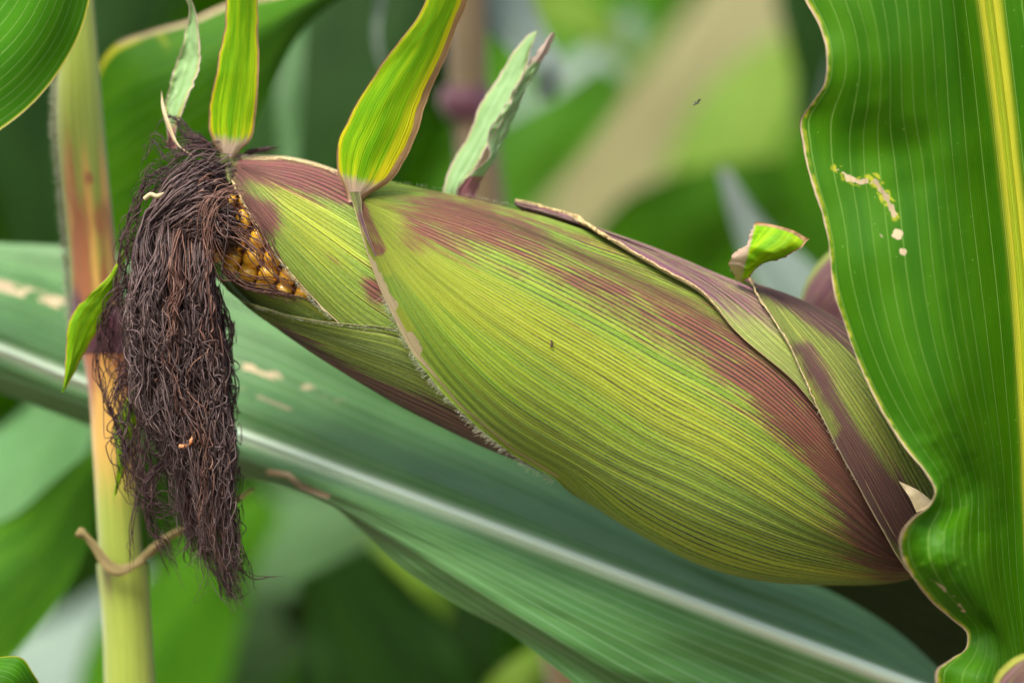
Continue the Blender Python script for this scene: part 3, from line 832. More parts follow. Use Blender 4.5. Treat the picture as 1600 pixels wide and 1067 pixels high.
# reddish strands over the kernels
for k_, (gd, n_, sp_) in enumerate([
        ([(380, 300, -100), (340, 310, -110), (325, 360, -110), (340, 410, -105), (360, 440, -95)], 20, 10),
        ([(365, 350, -100), (395, 385, -108), (430, 430, -102), (470, 462, -90)], 9, 8),
        ([(335, 400, -90), (370, 425, -98), (420, 440, -96), (470, 465, -84)], 5, 9),
        ([(345, 420, -88), (380, 445, -90), (430, 455, -88), (480, 468, -76)], 16, 4),
        ([(370, 320, -104), (400, 350, -108), (425, 400, -106), (445, 440, -98)], 9, 8),
        ([(335, 330, -104), (345, 350, -112), (385, 370, -112), (420, 400, -108)], 9, 8)]):
    B_.append(bundle(gd, n_, sp_, 5, seed=50 + k_))
pth = np.concatenate(B_); part_stuff(tubes('silk', pth, rng.uniform(.7, 1.3, len(pth)), M['silk_red'], ear))
B_ = []
for k_, (gd, n_, sp_, cu, en) in enumerate([
        # frizz up and left of the tip
        ([(300, 262, -50), (262, 240, -50), (240, 215, -40), (225, 240, -40), (222, 280, -40)], 9, 8, 12, .5),
        ([(290, 275, -60), (250, 262, -60), (225, 290, -50), (215, 330, -40)], 14, 9, 15, .4),
        ([(280, 290, -60), (240, 288, -60), (212, 320, -50), (196, 370, -40), (188, 420, -40)], 16, 8, 13, .3),
        ([(335, 236, -30), (310, 222, -40), (285, 216, -35), (270, 205, -30)], 26, 6, 9, .4),
        ([(345, 240, -30), (320, 232, -45), (280, 240, -50), (250, 262, -50)], 34, 8, 11, .4),
        ([(380, 240, -25), (410, 234, -20), (438, 233, -15)], 16, 2, 4, .4),
        ([(300, 225, -30), (275, 190, -25), (255, 190, -25), (245, 215, -25)], 12, 6, 8, .5),
        # left edge
        ([(225, 330, -60), (198, 380, -50), (190, 440, -40), (195, 520, -40), (215, 600, -30)], 22, 6, 12, .4),
        ([(215, 420, -40), (175, 470, -30), (165, 520, -20), (175, 560, -20), (205, 600, -20)], 22, 9, 14, .4),
        # loop lower left
        ([(200, 430, -50), (165, 480, -40), (150, 560, -30), (165, 630, -30), (190, 690, -30), (215, 745, -30), (245, 800, -30)], 10, 5, 9, .25),
        ([(205, 540, -50), (190, 620, -40), (200, 700, -40), (222, 760, -40), (255, 800, -40), (262, 850, -35)], 34, 13, 17, .35),
        ([(300, 690, -60), (262, 720, -60), (238, 745, -60), (232, 780, -60), (262, 795, -60), (300, 765, -60)], 26, 6, 10, .3),
        ([(270, 690, -50), (295, 740, -50), (290, 790, -50), (262, 800, -50), (240, 780, -50)], 22, 8, 10, .4),
        ([(225, 720, -40), (212, 780, -40), (203, 830, -40), (207, 865, -40), (205, 905, -40)], 5, 3, 6, .3),
        ([(235, 770, -40), (240, 830, -40), (262, 870, -40), (272, 905, -35), (282, 915, -35)], 16, 6, 10, .5),
        ([(290, 790, -40), (296, 840, -40), (290, 870, -35), (305, 900, -35)], 12, 8, 10, .5),
        ([(280, 610, -70), (245, 650, -60), (235, 700, -50), (250, 760, -50)], 34, 14, 18, .4),
        # right edge wisps
        ([(340, 445, -60), (352, 490, -50), (362, 520, -45), (350, 555, -50), (342, 570, -50)], 16, 4, 6, .3),
        ([(345, 560, -50), (366, 600, -45), (358, 650, -45), (350, 720, -45)], 7, 4, 8, .4),
        ([(352, 640, -50), (362, 720, -45), (356, 800, -45)], 12, 4, 8, .4),
        ([(350, 830, -50), (372, 880, -45), (400, 902, -40), (420, 900, -40), (447, 903, -40)], 2, 1, 5, .05),
        ([(365, 850, -50), (385, 880, -45), (395, 930, -40)], 3, 3, 6, .3),
        ([(345, 860, -50), (352, 905, -45), (365, 935, -40), (385, 915, -40)], 22, 8, 9, .5),
        ([(340, 880, -50), (365, 920, -45), (372, 950, -40)], 12, 7, 8, .5),
        ([(300, 790, -60), (320, 830, -60), (335, 875, -55), (350, 900, -50)], 46, 12, 14, .4),
        ([(350, 780, -70), (356, 830, -60), (362, 880, -55), (372, 925, -50)], 50, 10, 13, .4),
        ([(290, 720, -80), (300, 790, -70), (315, 850, -60), (330, 890, -55)], 40, 10, 14, .4)]):
    B_.append(bundle(gd, n_, sp_, cu, seed=90 + k_, ends=en))
pth = np.concatenate(B_); part_stuff(tubes('silk', pth, np.clip(rng.lognormal(-.35, .35, len(pth)), .4, 1.4), M['silk_dark'], ear))
# one long single thread in front of the kernels, a cream fleck and an orange curl
g = spl([(356, 318, -122), (356, 360, -126), (350, 400, -124), (343, 450, -112)], 44)[None]
tubes('silk_thread', g, [1.3], M['silk'], ear)
g = spl([(226, 311, -112), (236, 304, -116), (246, 307, -118), (256, 301, -116)], 44)[None]
tubes('dry_fleck', g, [3.6], M['cream'], ear, sides=8)['label'] = 'cream dry fleck in the silk'
g = spl([(281, 697, -120), (291, 696, -126), (299, 689, -128), (303, 680, -124), (302, 673, -120)], 44)[None]
tubes('dry_curl', g, [3.4], M['orange'], ear, sides=8)['label'] = 'small orange curl caught in the silk'
q = body(np.array(inv(862, 538)[0]), np.array(inv(862, 538)[1]), np.array(6.5))
g = spl([q + (0, -6, 0), q + (1, 0, -1), q + (-1, 6, 0)], 10)[None]
tubes('speck', g, [1.6], M['silk_dark'], ear, sides=6)
settle(ear)


# ------------------------------------------------------------------ leaves round the ear
def rebase(o, at=None):
    n = len(o.data.vertices); c = np.empty(n*3, np.float32); o.data.vertices.foreach_get('co', c); c = c.reshape(-1, 3)
    b = np.array(P(np.array(at, float))) if at is not None else c[0].copy()
    o.data.vertices.foreach_set('co', (c - b).astype(np.float32).ravel()); o.location = b; o.data.update()
    return o


def rib(name, line, width, bow, mat, parent, n=160, nv=10, lift=3, paint=None):
    """raised midrib: line of (x,y,d), width list in px"""
    c = spl(line, n); t = np.gradient(c[:, :2], axis=0); t /= np.linalg.norm(t, axis=1, keepdims=True)
    nn = np.stack([-t[:, 1], t[:, 0]], 1); W_ = np.interp(np.linspace(0, 1, n), np.linspace(0, 1, len(width)), width)
    V = np.linspace(-1, 1, nv); G = np.zeros((n, nv, 3))
    for j, v in enumerate(V):
        G[:, j, :2] = c[:, :2] + nn * (W_ * v / 2)[:, None]; G[:, j, 2] = c[:, 2] + 2 - (lift + bow) * (1 - v*v)
    return sheet(name, G, mat, parent, paint, 1.5)


M['rib_white'] = leaf_mat('midrib_white', (.60, .78, .56), (.68, .84, .64), (.85, .9, .8), 3, rough=.4, trans=.1, vs=.2, tcol=(.4, .6, .3), fine=2, fines=.1)
M['rib_yellow'] = leaf_mat('midrib_yellow', (.34, .46, .01), (.42, .50, .015), (.36, .46, .03), 4, rough=.42, trans=.35, vs=.3, tcol=(.5, .6, .02), fine=3, fines=.3)

# the long waxy leaf under the ear
ll = thing('corn_leaf', 'long bluish-green leaf with a white midrib running under the ear', 'leaf', (1460, 1090, 130))
MID = [(-120, 505, 260), (0, 546, 255), (130, 597, 245), (355, 672, 190), (600, 762, 135), (850, 855, 110), (1150, 968, 100), (1400, 1062, 90), (1520, 1110, 90)]
gl = [
    [(-120, 372, 330), (0, 379, 320), (105, 384, 310), (300, 420, 320), (560, 520, 330), (800, 660, 330), (960, 780, 320), (1110, 868, 300), (1300, 925, 270), (1400, 985, 240), (1500, 1075, 220), (1530, 1100, 200)],
    [(-120, 420, 265), (0, 440, 260), (105, 475, 260), (360, 520, 272), (560, 610, 275), (800, 720, 265), (960, 810, 245), (1110, 885, 215), (1300, 960, 190), (1420, 1020, 170), (1520, 1100, 160)],
    [(-120, 455, 215), (0, 490, 215), (130, 540, 205), (370, 596, 215), (560, 676, 212), (800, 775, 195), (960, 845, 185), (1120, 915, 185), (1300, 985, 160), (1420, 1040, 140), (1520, 1104, 130)],
    [(-120, 480, 165), (0, 518, 160), (130, 568, 160), (370, 630, 165), (600, 722, 160), (850, 820, 145), (1150, 940, 130), (1400, 1040, 115), (1520, 1107, 110)],
    MID,
    [(-120, 535, 165), (0, 580, 165), (130, 628, 150), (360, 705, 120), (560, 778, 85), (800, 880, 70), (1000, 975, 65), (1200, 1060, 105), (1400, 1150, 100)],
    [(-120, 555, 200), (0, 600, 200), (130, 645, 200), (360, 730, 170), (480, 770, 125), (640, 855, 75), (800, 950, 50), (950, 1040, 50), (1100, 1120, 130)],
    [(-120, 568, 240), (0, 614, 240), (130, 662, 240), (270, 715, 240), (360, 744, 215), (430, 757, 185), (520, 790, 150), (562, 826, 140), (630, 888, 110), (720, 948, 95), (800, 992, 85), (870, 1045, 80), (960, 1120, 80)]]
def p_long(m, x, y, U, V, e0, e1):
    n = fbm(x/26, y/9, 3, 4)
    d = ldist(x, y, [(0, 446), (60, 462), (110, 478), (200, 520)])
    sc = ss(d, 14, 4) * (n > .42) + ss(ldist(x, y, [(355, 566), (410, 580), (470, 602), (530, 622)]), 11, 3) * ss(n, .46, .56) * .8
    sc += ss(ldist(x, y, [(420, 737), (450, 741), (470, 760), (512, 775)]), 6, 3) * (.7 + .5 * n) + .5 * ss(ldist(x, y, [(365, 600), (410, 622), (455, 640)]), 6, 2) * ss(n, .3, .5)
    m[..., 2] = np.clip(sc * .95, 0, 1); m[..., 1] = .5*ss(ldist(x, y, [(a, b) for a, b, _ in MID]), 30, 4)**2
G = grid([[(a, b, c + (0 if q is MID else 95*float(ss(a, 520, 150)))) for a, b, c in q] for q in gl], 260, 130, vpos=[0, .2, .34, .46, .56, .7, .87, 1])
uu = np.linspace(0, 1, 260)[:, None]; vv = np.linspace(0, 1, 130)[None]
G[..., 2] += 2.0*np.sin(vv*60 + 4*fbm(uu*2+0*vv, vv*3+0*uu, 2)) * (.3 + fbm(uu*6+0*vv, vv*6+0*uu, 4)) + 16*(fbm(uu*7+0*vv, vv*4+0*uu, 6)-.5)
sheet('blade', G, M['leaf_wax'], ll, p_long, 2)
rib('midrib', [(a, b, c + 0) for a, b, c in MID], [12, 14, 16, 17, 19, 20, 22], 3, M['rib_white'], ll, lift=9)
settle(ll)

# the broad leaf on the right
rl = thing('corn_leaf', 'broad deep green leaf with wavy cream margin in front of the ear butt at right', 'leaf', (1620, 1090, -150))
EDGE = [(1236, -60, -190), (1258, 0, -200), (1284, 50, -215), (1292, 95, -228), (1287, 132, -222), (1268, 162, -205), (1251, 186, -188), (1255, 230, -188), (1266, 280, -195), (1284, 335, -200), (1295, 385, -205), (1300, 440, -205),
        (1322, 515, -205), (1347, 580, -210), (1382, 650, -220), (1418, 705, -235), (1448, 742, -245), (1461, 768, -255), (1452, 790, -275), (1424, 812, -290), (1407, 836, -290), (1408, 868, -275), (1428, 905, -250), (1456, 940, -225), (1488, 968, -205),
        (1511, 990, -195), (1510, 1010, -200), (1484, 1030, -225), (1462, 1048, -235), (1462, 1075, -230), (1490, 1130, -210)]
E1 = [(1300, -60, -215), (1322, 0, -235), (1340, 60, -240), (1345, 110, -238), (1338, 160, -222), (1330, 210, -200), (1332, 270, -192), (1342, 335, -208), (1350, 400, -222), (1362, 470, -225), (1385, 550, -230), (1415, 620, -235), (1452, 690, -232),
      (1482, 745, -215), (1488, 790, -215), (1476, 830, -255), (1476, 870, -275), (1492, 910, -262), (1518, 950, -225), (1540, 990, -190), (1540, 1020, -200), (1525, 1060, -230), (1530, 1130, -225)]
E2 = [(1390, -60, -215), (1404, 0, -225), (1412, 90, -232), (1416, 180, -215), (1428, 250, -190), (1436, 320, -200), (1446, 420, -215), (1462, 520, -222), (1488, 620, -218), (1515, 700, -190), (1530, 760, -165), (1532, 820, -180), (1534, 880, -215), (1548, 950, -205), (1566, 1010, -175), (1572, 1070, -190), (1580, 1130, -200)]
E3 = [(1470, -60, -190), (1482, 60, -195), (1492, 200, -190), (1504, 330, -182), (1520, 460, -180), (1540, 600, -172), (1558, 720, -150), (1566, 820, -130), (1572, 900, -135), (1584, 980, -135), (1596, 1060, -150), (1606, 1130, -160)]
MR = [(1538, -60, -150), (1549, 30, -148), (1566, 160, -145), (1582, 300, -140), (1596, 440, -135), (1606, 600, -130), (1612, 760, -120), (1616, 900, -110), (1622, 1010, -110), (1626, 1130, -115)]
E5 = [(1590, -60, -170), (1604, 60, -172), (1625, 300, -165), (1650, 600, -160), (1665, 900, -150), (1670, 1130, -150)]
E6 = [(1680, -60, -230), (1700, 60, -230), (1720, 300, -230), (1750, 600, -220), (1770, 900, -210), (1780, 1130, -210)]
def extend(q, up=420):
    (a, b, c), (d, e, f) = q[0], q[1]
    k = up/(e - b) if e != b else 1
    return [(a - (d - a)*min(k, 3), b - up, c - 30)] + q
EDGE, E1, E2, E3, MR, E5, E6 = (extend(q) for q in (EDGE, E1, E2, E3, MR, E5, E6))
G = grid([EDGE, E1, E2, E3, MR, E5, E6], 480, 150, vpos=[0, .13, .34, .54, .72, .82, 1])
uu = np.linspace(0, 1, 480)[:, None]; vv = np.linspace(0, 1, 150)[None]
bx, by = G[..., 0], G[..., 1]
G[..., 2] += 7*blob(bx, by, 1395, 265, 95, 30, -15) * -1 - 7*blob(bx, by, 1476, 850, 45, 60) + 5*(fbm(bx/26, by/26, 3)-.5)*blob(bx, by, 1470, 830, 70, 150)*2.4 + 2.0*(fbm(bx/45, by/90, 8)-.5)
e_ = (fbm(uu*90, 0*uu, 77) - .5) * 2.0
G[..., 0] += e_*np.exp(-vv*90)
def p_right(m, x, y, U, V, e0, e1):
    n = fbm(x/9, y/9, 12, 3); n2 = fbm(x/5, y/5, 15, 3)
    d1 = ldist(x, y, [(1308, 264), (1322, 276), (1338, 282), (1352, 284), (1366, 280), (1378, 298), (1390, 318), (1398, 336)])
    m[..., 2] = np.clip(ss(e0, 3.0 + 3*n, 2.0) * .9 + ss(d1 + 18*(n - .40), 6, 2) + ss(np.hypot(x-1403, y-366) + 9*(n-.5), 9, 5) + .8*ss(np.hypot(x-1411, y-393) + 8*(n-.5), 7, 4)
                       + .75*ss(ldist(x, y, [(1455, 905), (1490, 930), (1506, 955)]) + 12*(n2-.35), 6, 1) + .5*ss(ldist(x, y, [(1362, 340), (1380, 375)]) + 10*(n2-.4), 5, 1), 0, 1)
    m[..., 1] = np.clip(.6*ss(e0, 13, 6)*(.3 + n) + .6*ss(d1, 15, 7)*ss(n2, .45, .6) + .85*ss(np.abs(V-.72), .085, .0), 0, 1)
    m[..., 0] = .9*ss(d1 + 12*(n2-.5), 4, 1.5)*ss(n2, .5, .6)
sheet('blade', G, M['leaf'], rl, p_right, 3.0)
rib('midrib', MR, [14, 16, 17, 19, 20], 2, M['rib_yellow'], rl, lift=5, nv=14)
settle(rl)

# dark red husk tip in the lower right corner
G = strip_grid([(1548, 1090), (1556, 1055), (1580, 1030), (1640, 1010)], [(1600, 1120), (1612, 1100), (1625, 1080), (1650, 1060)], [-300, -300], [-300, -310], 40, 16, 14)
def p_dk(m, x, y, U, V, e0, e1):
    m[..., 0] = ss(e0, 6, 14); m[..., 1] = ss(e0, 16, 8)
o = sheet('husk_tip', G, husk_mat('husk_tip_dark', (.3, .36, .04), (.36, .4, .06), (.05, .02, .02), 14, purple=(.035, .012, .015)), None, p_dk, 3)
rebase(o); tag(o, 'dark red hairy husk tip with yellow-green rim in the bottom right corner', 'husk')

# leaf in the upper left corner
G = grid([[(-260, 300, 60), (-100, 250, 20), (0, 203, 0), (55, 158, -10), (100, 100, -20), (128, 45, -30), (142, -8, -30), (158, -90, -30)],
          [(-280, 180, 60), (-120, 150, 20), (-10, 100, -20), (45, 40, -45), (75, -20, -60), (100, -110, -60)],
          [(-300, 60, 80), (-150, 40, 60), (-60, 0, 30), (-10, -60, 0), (30, -140, -10)]], 120, 60)
def p_tl(m, x, y, U, V, e0, e1): m[..., 1] = .8*ss(e0, 5, 2.5); m[..., 2] = .6*ss(e0, 2.5, 1)
M['leaf_vein'] = leaf_mat('leaf_veined', (.035, .17, .0005), (.055, .22, .001), (.30, .52, .12), 13, spec=.2, rough=.4, trans=.3, vs=.75, spk=.5, tcol=(.14, .42, .004), vw=.035, vwarp=.4)
o = rebase(sheet('corn_leaf', G, M['leaf_vein'], None, p_tl, 2)); tag(o, 'bright green veined leaf in the upper left corner before the stalk', 'leaf')
# small leaf corner at bottom left
G = grid([[(-120, 1010, -40), (-20, 1027, -60), (38, 1030, -70), (50, 1048, -65), (66, 1075, -50), (80, 1120, -40)],
          [(-120, 1060, -40), (-20, 1070, -80), (10, 1080, -80), (20, 1100, -70), (30, 1140, -50)],
          [(-120, 1180, 0), (-60, 1180, -20), (-40, 1190, -20), (-30, 1200, -20)]], 60, 30)
def p_bl(m, x, y, U, V, e0, e1): m[..., 1] = ss(e0, 7, 3)
o = rebase(sheet('corn_leaf', G, M['leaf_vein'], None, p_bl, 2)); tag(o, 'small yellow-edged leaf tip poking into the bottom left corner', 'leaf')

# ------------------------------------------------------------------ the stalk on the left
st = thing('corn_stalk', 'upright yellow and red stained corn stalk behind the silk at left', 'stalk', (215, 1500, 200))


def stem(name, stn, mat, parent, paint, n=120, k=40, dep=168):
    """stn: (y, left, right)"""
    q = spl([(a, b, c) for a, b, c in stn], n)
    th = np.linspace(-np.pi, np.pi, k); G = np.zeros((n, k, 3)); m = np.zeros((n, k, 4)); m[..., 3] = 1
    for j, t in enumerate(th):
        r = (q[:, 2] - q[:, 1])/2
        G[:, j, 0] = (q[:, 1]+q[:, 2])/2 + r*np.sin(t)*(1 + .02*math.cos(6*t)); G[:, j, 1] = q[:, 0]; G[:, j, 2] = dep - r*np.cos(t)
    paint(m, G[..., 0], G[..., 1], np.sin(th)[None] + 0*q[:, :1])
    uv = np.stack([np.repeat(q[:, :1]/1000, k, 1), np.repeat(((th+np.pi)/6.283)[None], n, 0)], -1)
    return mesh_obj(name, P(G).reshape(-1, 3), quads(n, k), mat, parent, uv.reshape(-1, 2), m.reshape(-1, 4))


def p_s1(m, x, y, s):
    m[..., 0] = np.clip(.62*ss(y, 60, 300)*ss(s, .5, -.7)*ss(s, -1.1, -.6) + .6*ss(y, 270, 470) * (.7 + .5*np.sin(s*7 + y/90)) + .35*ss(s, .6, .9)*ss(y, 200, 350) + .8*blob(x, y, 141, 278, 7, 12) + .5*blob(x, y, 155, 340, 16, 40), 0, 1)
    m[..., 1] = np.clip(ss(y, 120, 330)*(.5 + .4*np.sin(s*9+1)), 0, 1); m[..., 2] = .9*ss(y, 400, 500)*ss(s, -.2, -.8)
def p_s2(m, x, y, s):
    m[..., 1] = .85*ss(y, 880, 600) + .1; m[..., 0] = .6*ss(y, 680, 540) + .4*ss(s, .2, .9)*ss(y, 860, 700) + .35*ss(s, -.3, -.9)*ss(y, 800, 650); m[..., 2] = .75*ss(y, 566, 520)
def p_s3(m, x, y, s):
    m[..., 2] = .6*ss(s, -.25, -.55)*ss(s, -.95, -.7)*ss(y, 1010, 880)
stem('internode', [(-400, 78, 132), (-100, 86, 140), (0, 92, 147), (200, 88, 164), (400, 106, 183), (490, 113, 192)], M['stalk'], st, p_s1)
def p_nd(m, x, y, s): m[..., 2] = 1; m[..., 0] = .5
stem('node', [(478, 112, 192), (495, 108, 200), (515, 112, 203), (535, 118, 202), (552, 126, 203)], M['stalk'], st, p_nd, 40)
stem('internode', [(545, 126, 202), (600, 136, 205), (700, 144, 212), (800, 150, 218), (900, 156, 226)], M['stalk'], st, p_s2)
stem('sheath', [(880, 150, 232), (960, 158, 237), (1067, 162, 243), (1300, 160, 250), (1500, 160, 255)], M['stalk'], st, p_s3, dep=167)
M['collar'] = simple('collar_pink', (.30, .19, .10), (.40, .29, .16), .6, 400)
G = strip_grid([(118, 834), (126, 824), (142, 838), (160, 858), (182, 880), (204, 878), (236, 850), (270, 828), (330, 802), (394, 762)], [(118, 838), (128, 840), (142, 856), (158, 884), (182, 900), (204, 893), (238, 868), (272, 842), (334, 812), (398, 766)],
               [112, 110, 110, 112, 120, 140, 190], [112, 108, 106, 110, 120, 140, 190], 120, 12, 5)
G = ragged(G, 5, 6, 61)
def p_col(m, x, y, U, V, e0, e1): m[..., 2] = .2*ss(np.minimum(e0, e1), 3, 1)
sheet('collar', G, M['leaf_dry_near'], st, p_col, 1.0)
# hairs down its left side
out = []
for _ in range(900):
    y = rng.uniform(60, 560); x = np.interp(y, [0, 200, 400, 490, 560], [92, 88, 106, 112, 124]) + rng.uniform(0, 4)
    L = rng.uniform(6, 15)
    out.append([(x, y, 168 + rng.uniform(-14, 14)), (x - L*.6, y + rng.normal(0, 2), 166), (x - L, y + rng.normal(0, 4), 166)])
part_stuff(tubes('hair', out, np.full(900, .6), M['hair'], st))
settle(st)

# ------------------------------------------------------------------ blurred leaves and stalks behind, each at its own distance
def bleaf(label, pts, d, tilt, mat, bow=.12, name='corn_leaf', paint=None, slope=0, cat='leaf', twist=0):
    """pts: (x, y, width) along the leaf; tilt: how far the second edge lies behind the first, as a share of the width"""
    d = d*(1.75 if d >= 1100 else 1.2 if d > 620 else 1)
    c = spl([(a, b, 0) for a, b, _ in pts], 70); W_ = spl([(w_, 0, i) for i, (_, _, w_) in enumerate(pts)], 70)[:, 0]
    t = np.gradient(c[:, :2], axis=0); t /= np.linalg.norm(t, axis=1, keepdims=True); nn = np.stack([-t[:, 1], t[:, 0]], 1)
    nv = 17; G = np.zeros((70, nv, 3)); U = np.linspace(0, 1, 70)
    sd = abs(hash_(label)) % 97
    if nn[:, 1].mean() > 0: tilt = -tilt
    for j, v in enumerate(np.linspace(-1, 1, nv)):
        G[:, j, :2] = c[:, :2] + nn*(W_*v/2)[:, None]
        G[:, j, 2] = d + slope*U + (tilt + twist*(U-.5))*W_*v/2 + bow*W_*abs(v) + 10*np.sin(U*11 + sd + v)*(abs(v)**2)
    o = rebase(sheet(name, G, M[mat], None, paint, 2.5)); tag(o, label, cat)
    return o


def hash_(s):
    h = 0
    for ch in s: h = (h*31 + ord(ch)) & 0xffff
    return h


def p_roll(m, x, y, U, V, e0, e1): m[..., 2] = ss(e1, 16, 9)*ss(x, 150, 200); m[..., 1] = ss(e1, 26, 14)*.6
def p_roll0(m, x, y, U, V, e0, e1): m[..., 2] = ss(e0, 16, 9); m[..., 1] = ss(e0, 26, 14)*.6

# big leaf behind the stalk and the left blades
G = grid([[(150, 130, 420), (158, 96, 410), (176, 72, 400), (230, 50, 400), (300, 30, 410), (350, 8, 420), (430, -10, 440), (560, -60, 470)],
          [(150, 200, 430), (175, 170, 410), (220, 140, 380), (290, 110, 370), (370, 60, 380), (460, 10, 420), (600, -60, 460)],
          [(150, 300, 450), (190, 270, 420), (250, 230, 390), (330, 180, 380), (400, 110, 400), (470, 30, 430), (620, -60, 460)],
          [(150, 420, 480), (220, 400, 440), (310, 340, 420), (370, 260, 410), (410, 170, 420), (480, 40, 450), (640, -60, 470)]], 90, 60)
def p_bk(m, x, y, U, V, e0, e1): m[..., 2] = ss(e0, 12, 7)*ss(x, 165, 200); m[..., 1] = ss(e0, 22, 12)*ss(x, 260, 180)+.5*blob(x, y, 255, 62, 12, 30, -30)
o = rebase(sheet('corn_leaf', G, M['leaf_bg'], None, p_bk, 3)); tag(o, 'green leaf with pale rolled margin behind the stalk and silk tip', 'leaf')

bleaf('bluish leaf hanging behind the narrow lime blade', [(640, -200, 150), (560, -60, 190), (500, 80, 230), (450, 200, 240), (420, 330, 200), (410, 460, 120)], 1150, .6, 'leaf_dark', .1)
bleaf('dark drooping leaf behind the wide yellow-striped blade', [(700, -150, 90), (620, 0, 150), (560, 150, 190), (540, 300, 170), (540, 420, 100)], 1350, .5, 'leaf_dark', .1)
bleaf('thin pale rolled leaf edge above the wide blade', [(680, -120, 8), (600, -10, 12), (588, 50, 12), (600, 110, 9), (640, 180, 4)], 700, .2, 'leaf_pale', .3)
bleaf('pale bluish leaf arching behind the folded blade', [(750, -80, 70), (790, 10, 90), (830, 70, 95), (858, 110, 70), (850, 155, 30)], 900, 1.2, 'leaf_pale', .2)
bleaf('grass-green leaf filling the gap behind the folded blade', [(1050, -160, 150), (950, -20, 210), (880, 120, 260), (800, 260, 260), (720, 380, 200), (640, 480, 90)], 2300, .5, 'leaf_bg', .12)
bleaf('pale glossy leaf blurred above the ear behind the folded blade', [(990, 20, 30), (960, 80, 60), (900, 130, 80), (830, 170, 60), (760, 200, 30)], 1700, 1.0, 'leaf_pale', .1)
bleaf('tan dry leaf slanting up above the ear', [(860, 420, 110), (930, 310, 140), (1000, 200, 100), (1080, 90, 110), (1200, -20, 170), (1400, -160, 160)], 2000, .9, 'leaf_dry', .1)
bleaf('lime leaf blurred beside the tan dry leaf', [(1000, 470, 110), (1050, 330, 180), (1110, 210, 220), (1180, 100, 200), (1260, -60, 120)], 2300, .9, 'leaf_lime', .12)
bleaf('dark green leaf behind the torn stub', [(960, 470, 150), (1050, 370, 190), (1130, 330, 170), (1230, 300, 110)], 1250, -.5, 'leaf_bg', .1)
bleaf('pale grey-green leaf standing between the torn stub and the broad leaf', [(1330, 560, 150), (1240, 450, 150), (1180, 370, 100), (1140, 290, 50), (1128, 262, 14)], 850, .9, 'leaf_pale', .15)
bleaf('olive-green leaf blurred left of the broad leaf', [(1180, 80, 80), (1230, 220, 200), (1280, 340, 200), (1330, 460, 120)], 2600, .3, 'leaf_bg', .1)
bleaf('bluish leaf far behind the bend of the broad leaf', [(1150, 140, 60), (1240, 190, 110), (1330, 230, 60)], 3000, 1.0, 'leaf_pale', .1)
bleaf('shaded leaf at the top beside the broad leaf', [(1230, -120, 80), (1250, 0, 120), (1262, 110, 120), (1270, 220, 60)], 2800, .1, 'leaf_dark', .1)
bleaf('dark narrow leaf at the upper left edge behind the hairy stalk', [(20, -100, 120), (30, 60, 170), (40, 220, 190), (60, 380, 150), (70, 480, 60)], 1300, .2, 'leaf_dark', .1)
bleaf('dark leaf seen between the stalk and the rolled margin', [(220, -150, 150), (200, -20, 170), (180, 90, 160), (170, 200, 80)], 1500, .2, 'leaf_dark', .1)
bleaf('pale green leaf blurred left of the stalk below the long leaf', [(170, 560, 60), (110, 640, 130), (50, 720, 180), (-40, 800, 190), (-140, 880, 120)], 800, .8, 'leaf_wax', .1)
bleaf('rich green leaf hanging from the stalk at lower left', [(172, 690, 20), (120, 770, 150), (60, 860, 210), (-30, 930, 230), (-160, 1000, 160)], 600, .3, 'leaf_bg', .1)
bleaf('bluish-white leaf low behind the stalk foot', [(240, 900, 60), (150, 990, 150), (60, 1060, 180), (-60, 1160, 140)], 1500, 1.2, 'leaf_pale', .1)
bleaf('mid green leaf right of the stalk foot', [(420, 780, 60), (350, 860, 170), (290, 960, 220), (220, 1080, 220), (160, 1200, 120)], 1100, .2, 'leaf_bg', .1)
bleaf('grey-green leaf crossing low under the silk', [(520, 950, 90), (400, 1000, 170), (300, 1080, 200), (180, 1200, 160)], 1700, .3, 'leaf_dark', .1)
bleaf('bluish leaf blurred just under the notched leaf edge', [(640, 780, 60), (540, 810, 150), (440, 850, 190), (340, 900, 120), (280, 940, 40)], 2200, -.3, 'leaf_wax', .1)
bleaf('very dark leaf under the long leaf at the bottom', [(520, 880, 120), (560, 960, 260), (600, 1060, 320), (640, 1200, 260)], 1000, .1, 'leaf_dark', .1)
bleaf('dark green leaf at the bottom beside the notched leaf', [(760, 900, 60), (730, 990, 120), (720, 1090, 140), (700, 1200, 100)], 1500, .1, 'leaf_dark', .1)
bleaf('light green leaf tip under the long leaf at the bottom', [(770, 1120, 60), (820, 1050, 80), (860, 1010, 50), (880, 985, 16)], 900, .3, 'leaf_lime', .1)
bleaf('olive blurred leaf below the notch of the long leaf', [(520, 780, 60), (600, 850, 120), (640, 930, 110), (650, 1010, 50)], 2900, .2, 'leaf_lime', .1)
bleaf('shaded leaf behind the ear butt and the broad leaf', [(1200, 880, 160), (1330, 950, 260), (1450, 1010, 300), (1600, 1080, 260)], 520, -1.6, 'leaf_dark', .1)  # added dark leaf, turned downward, stands in for the shadow behind the butt

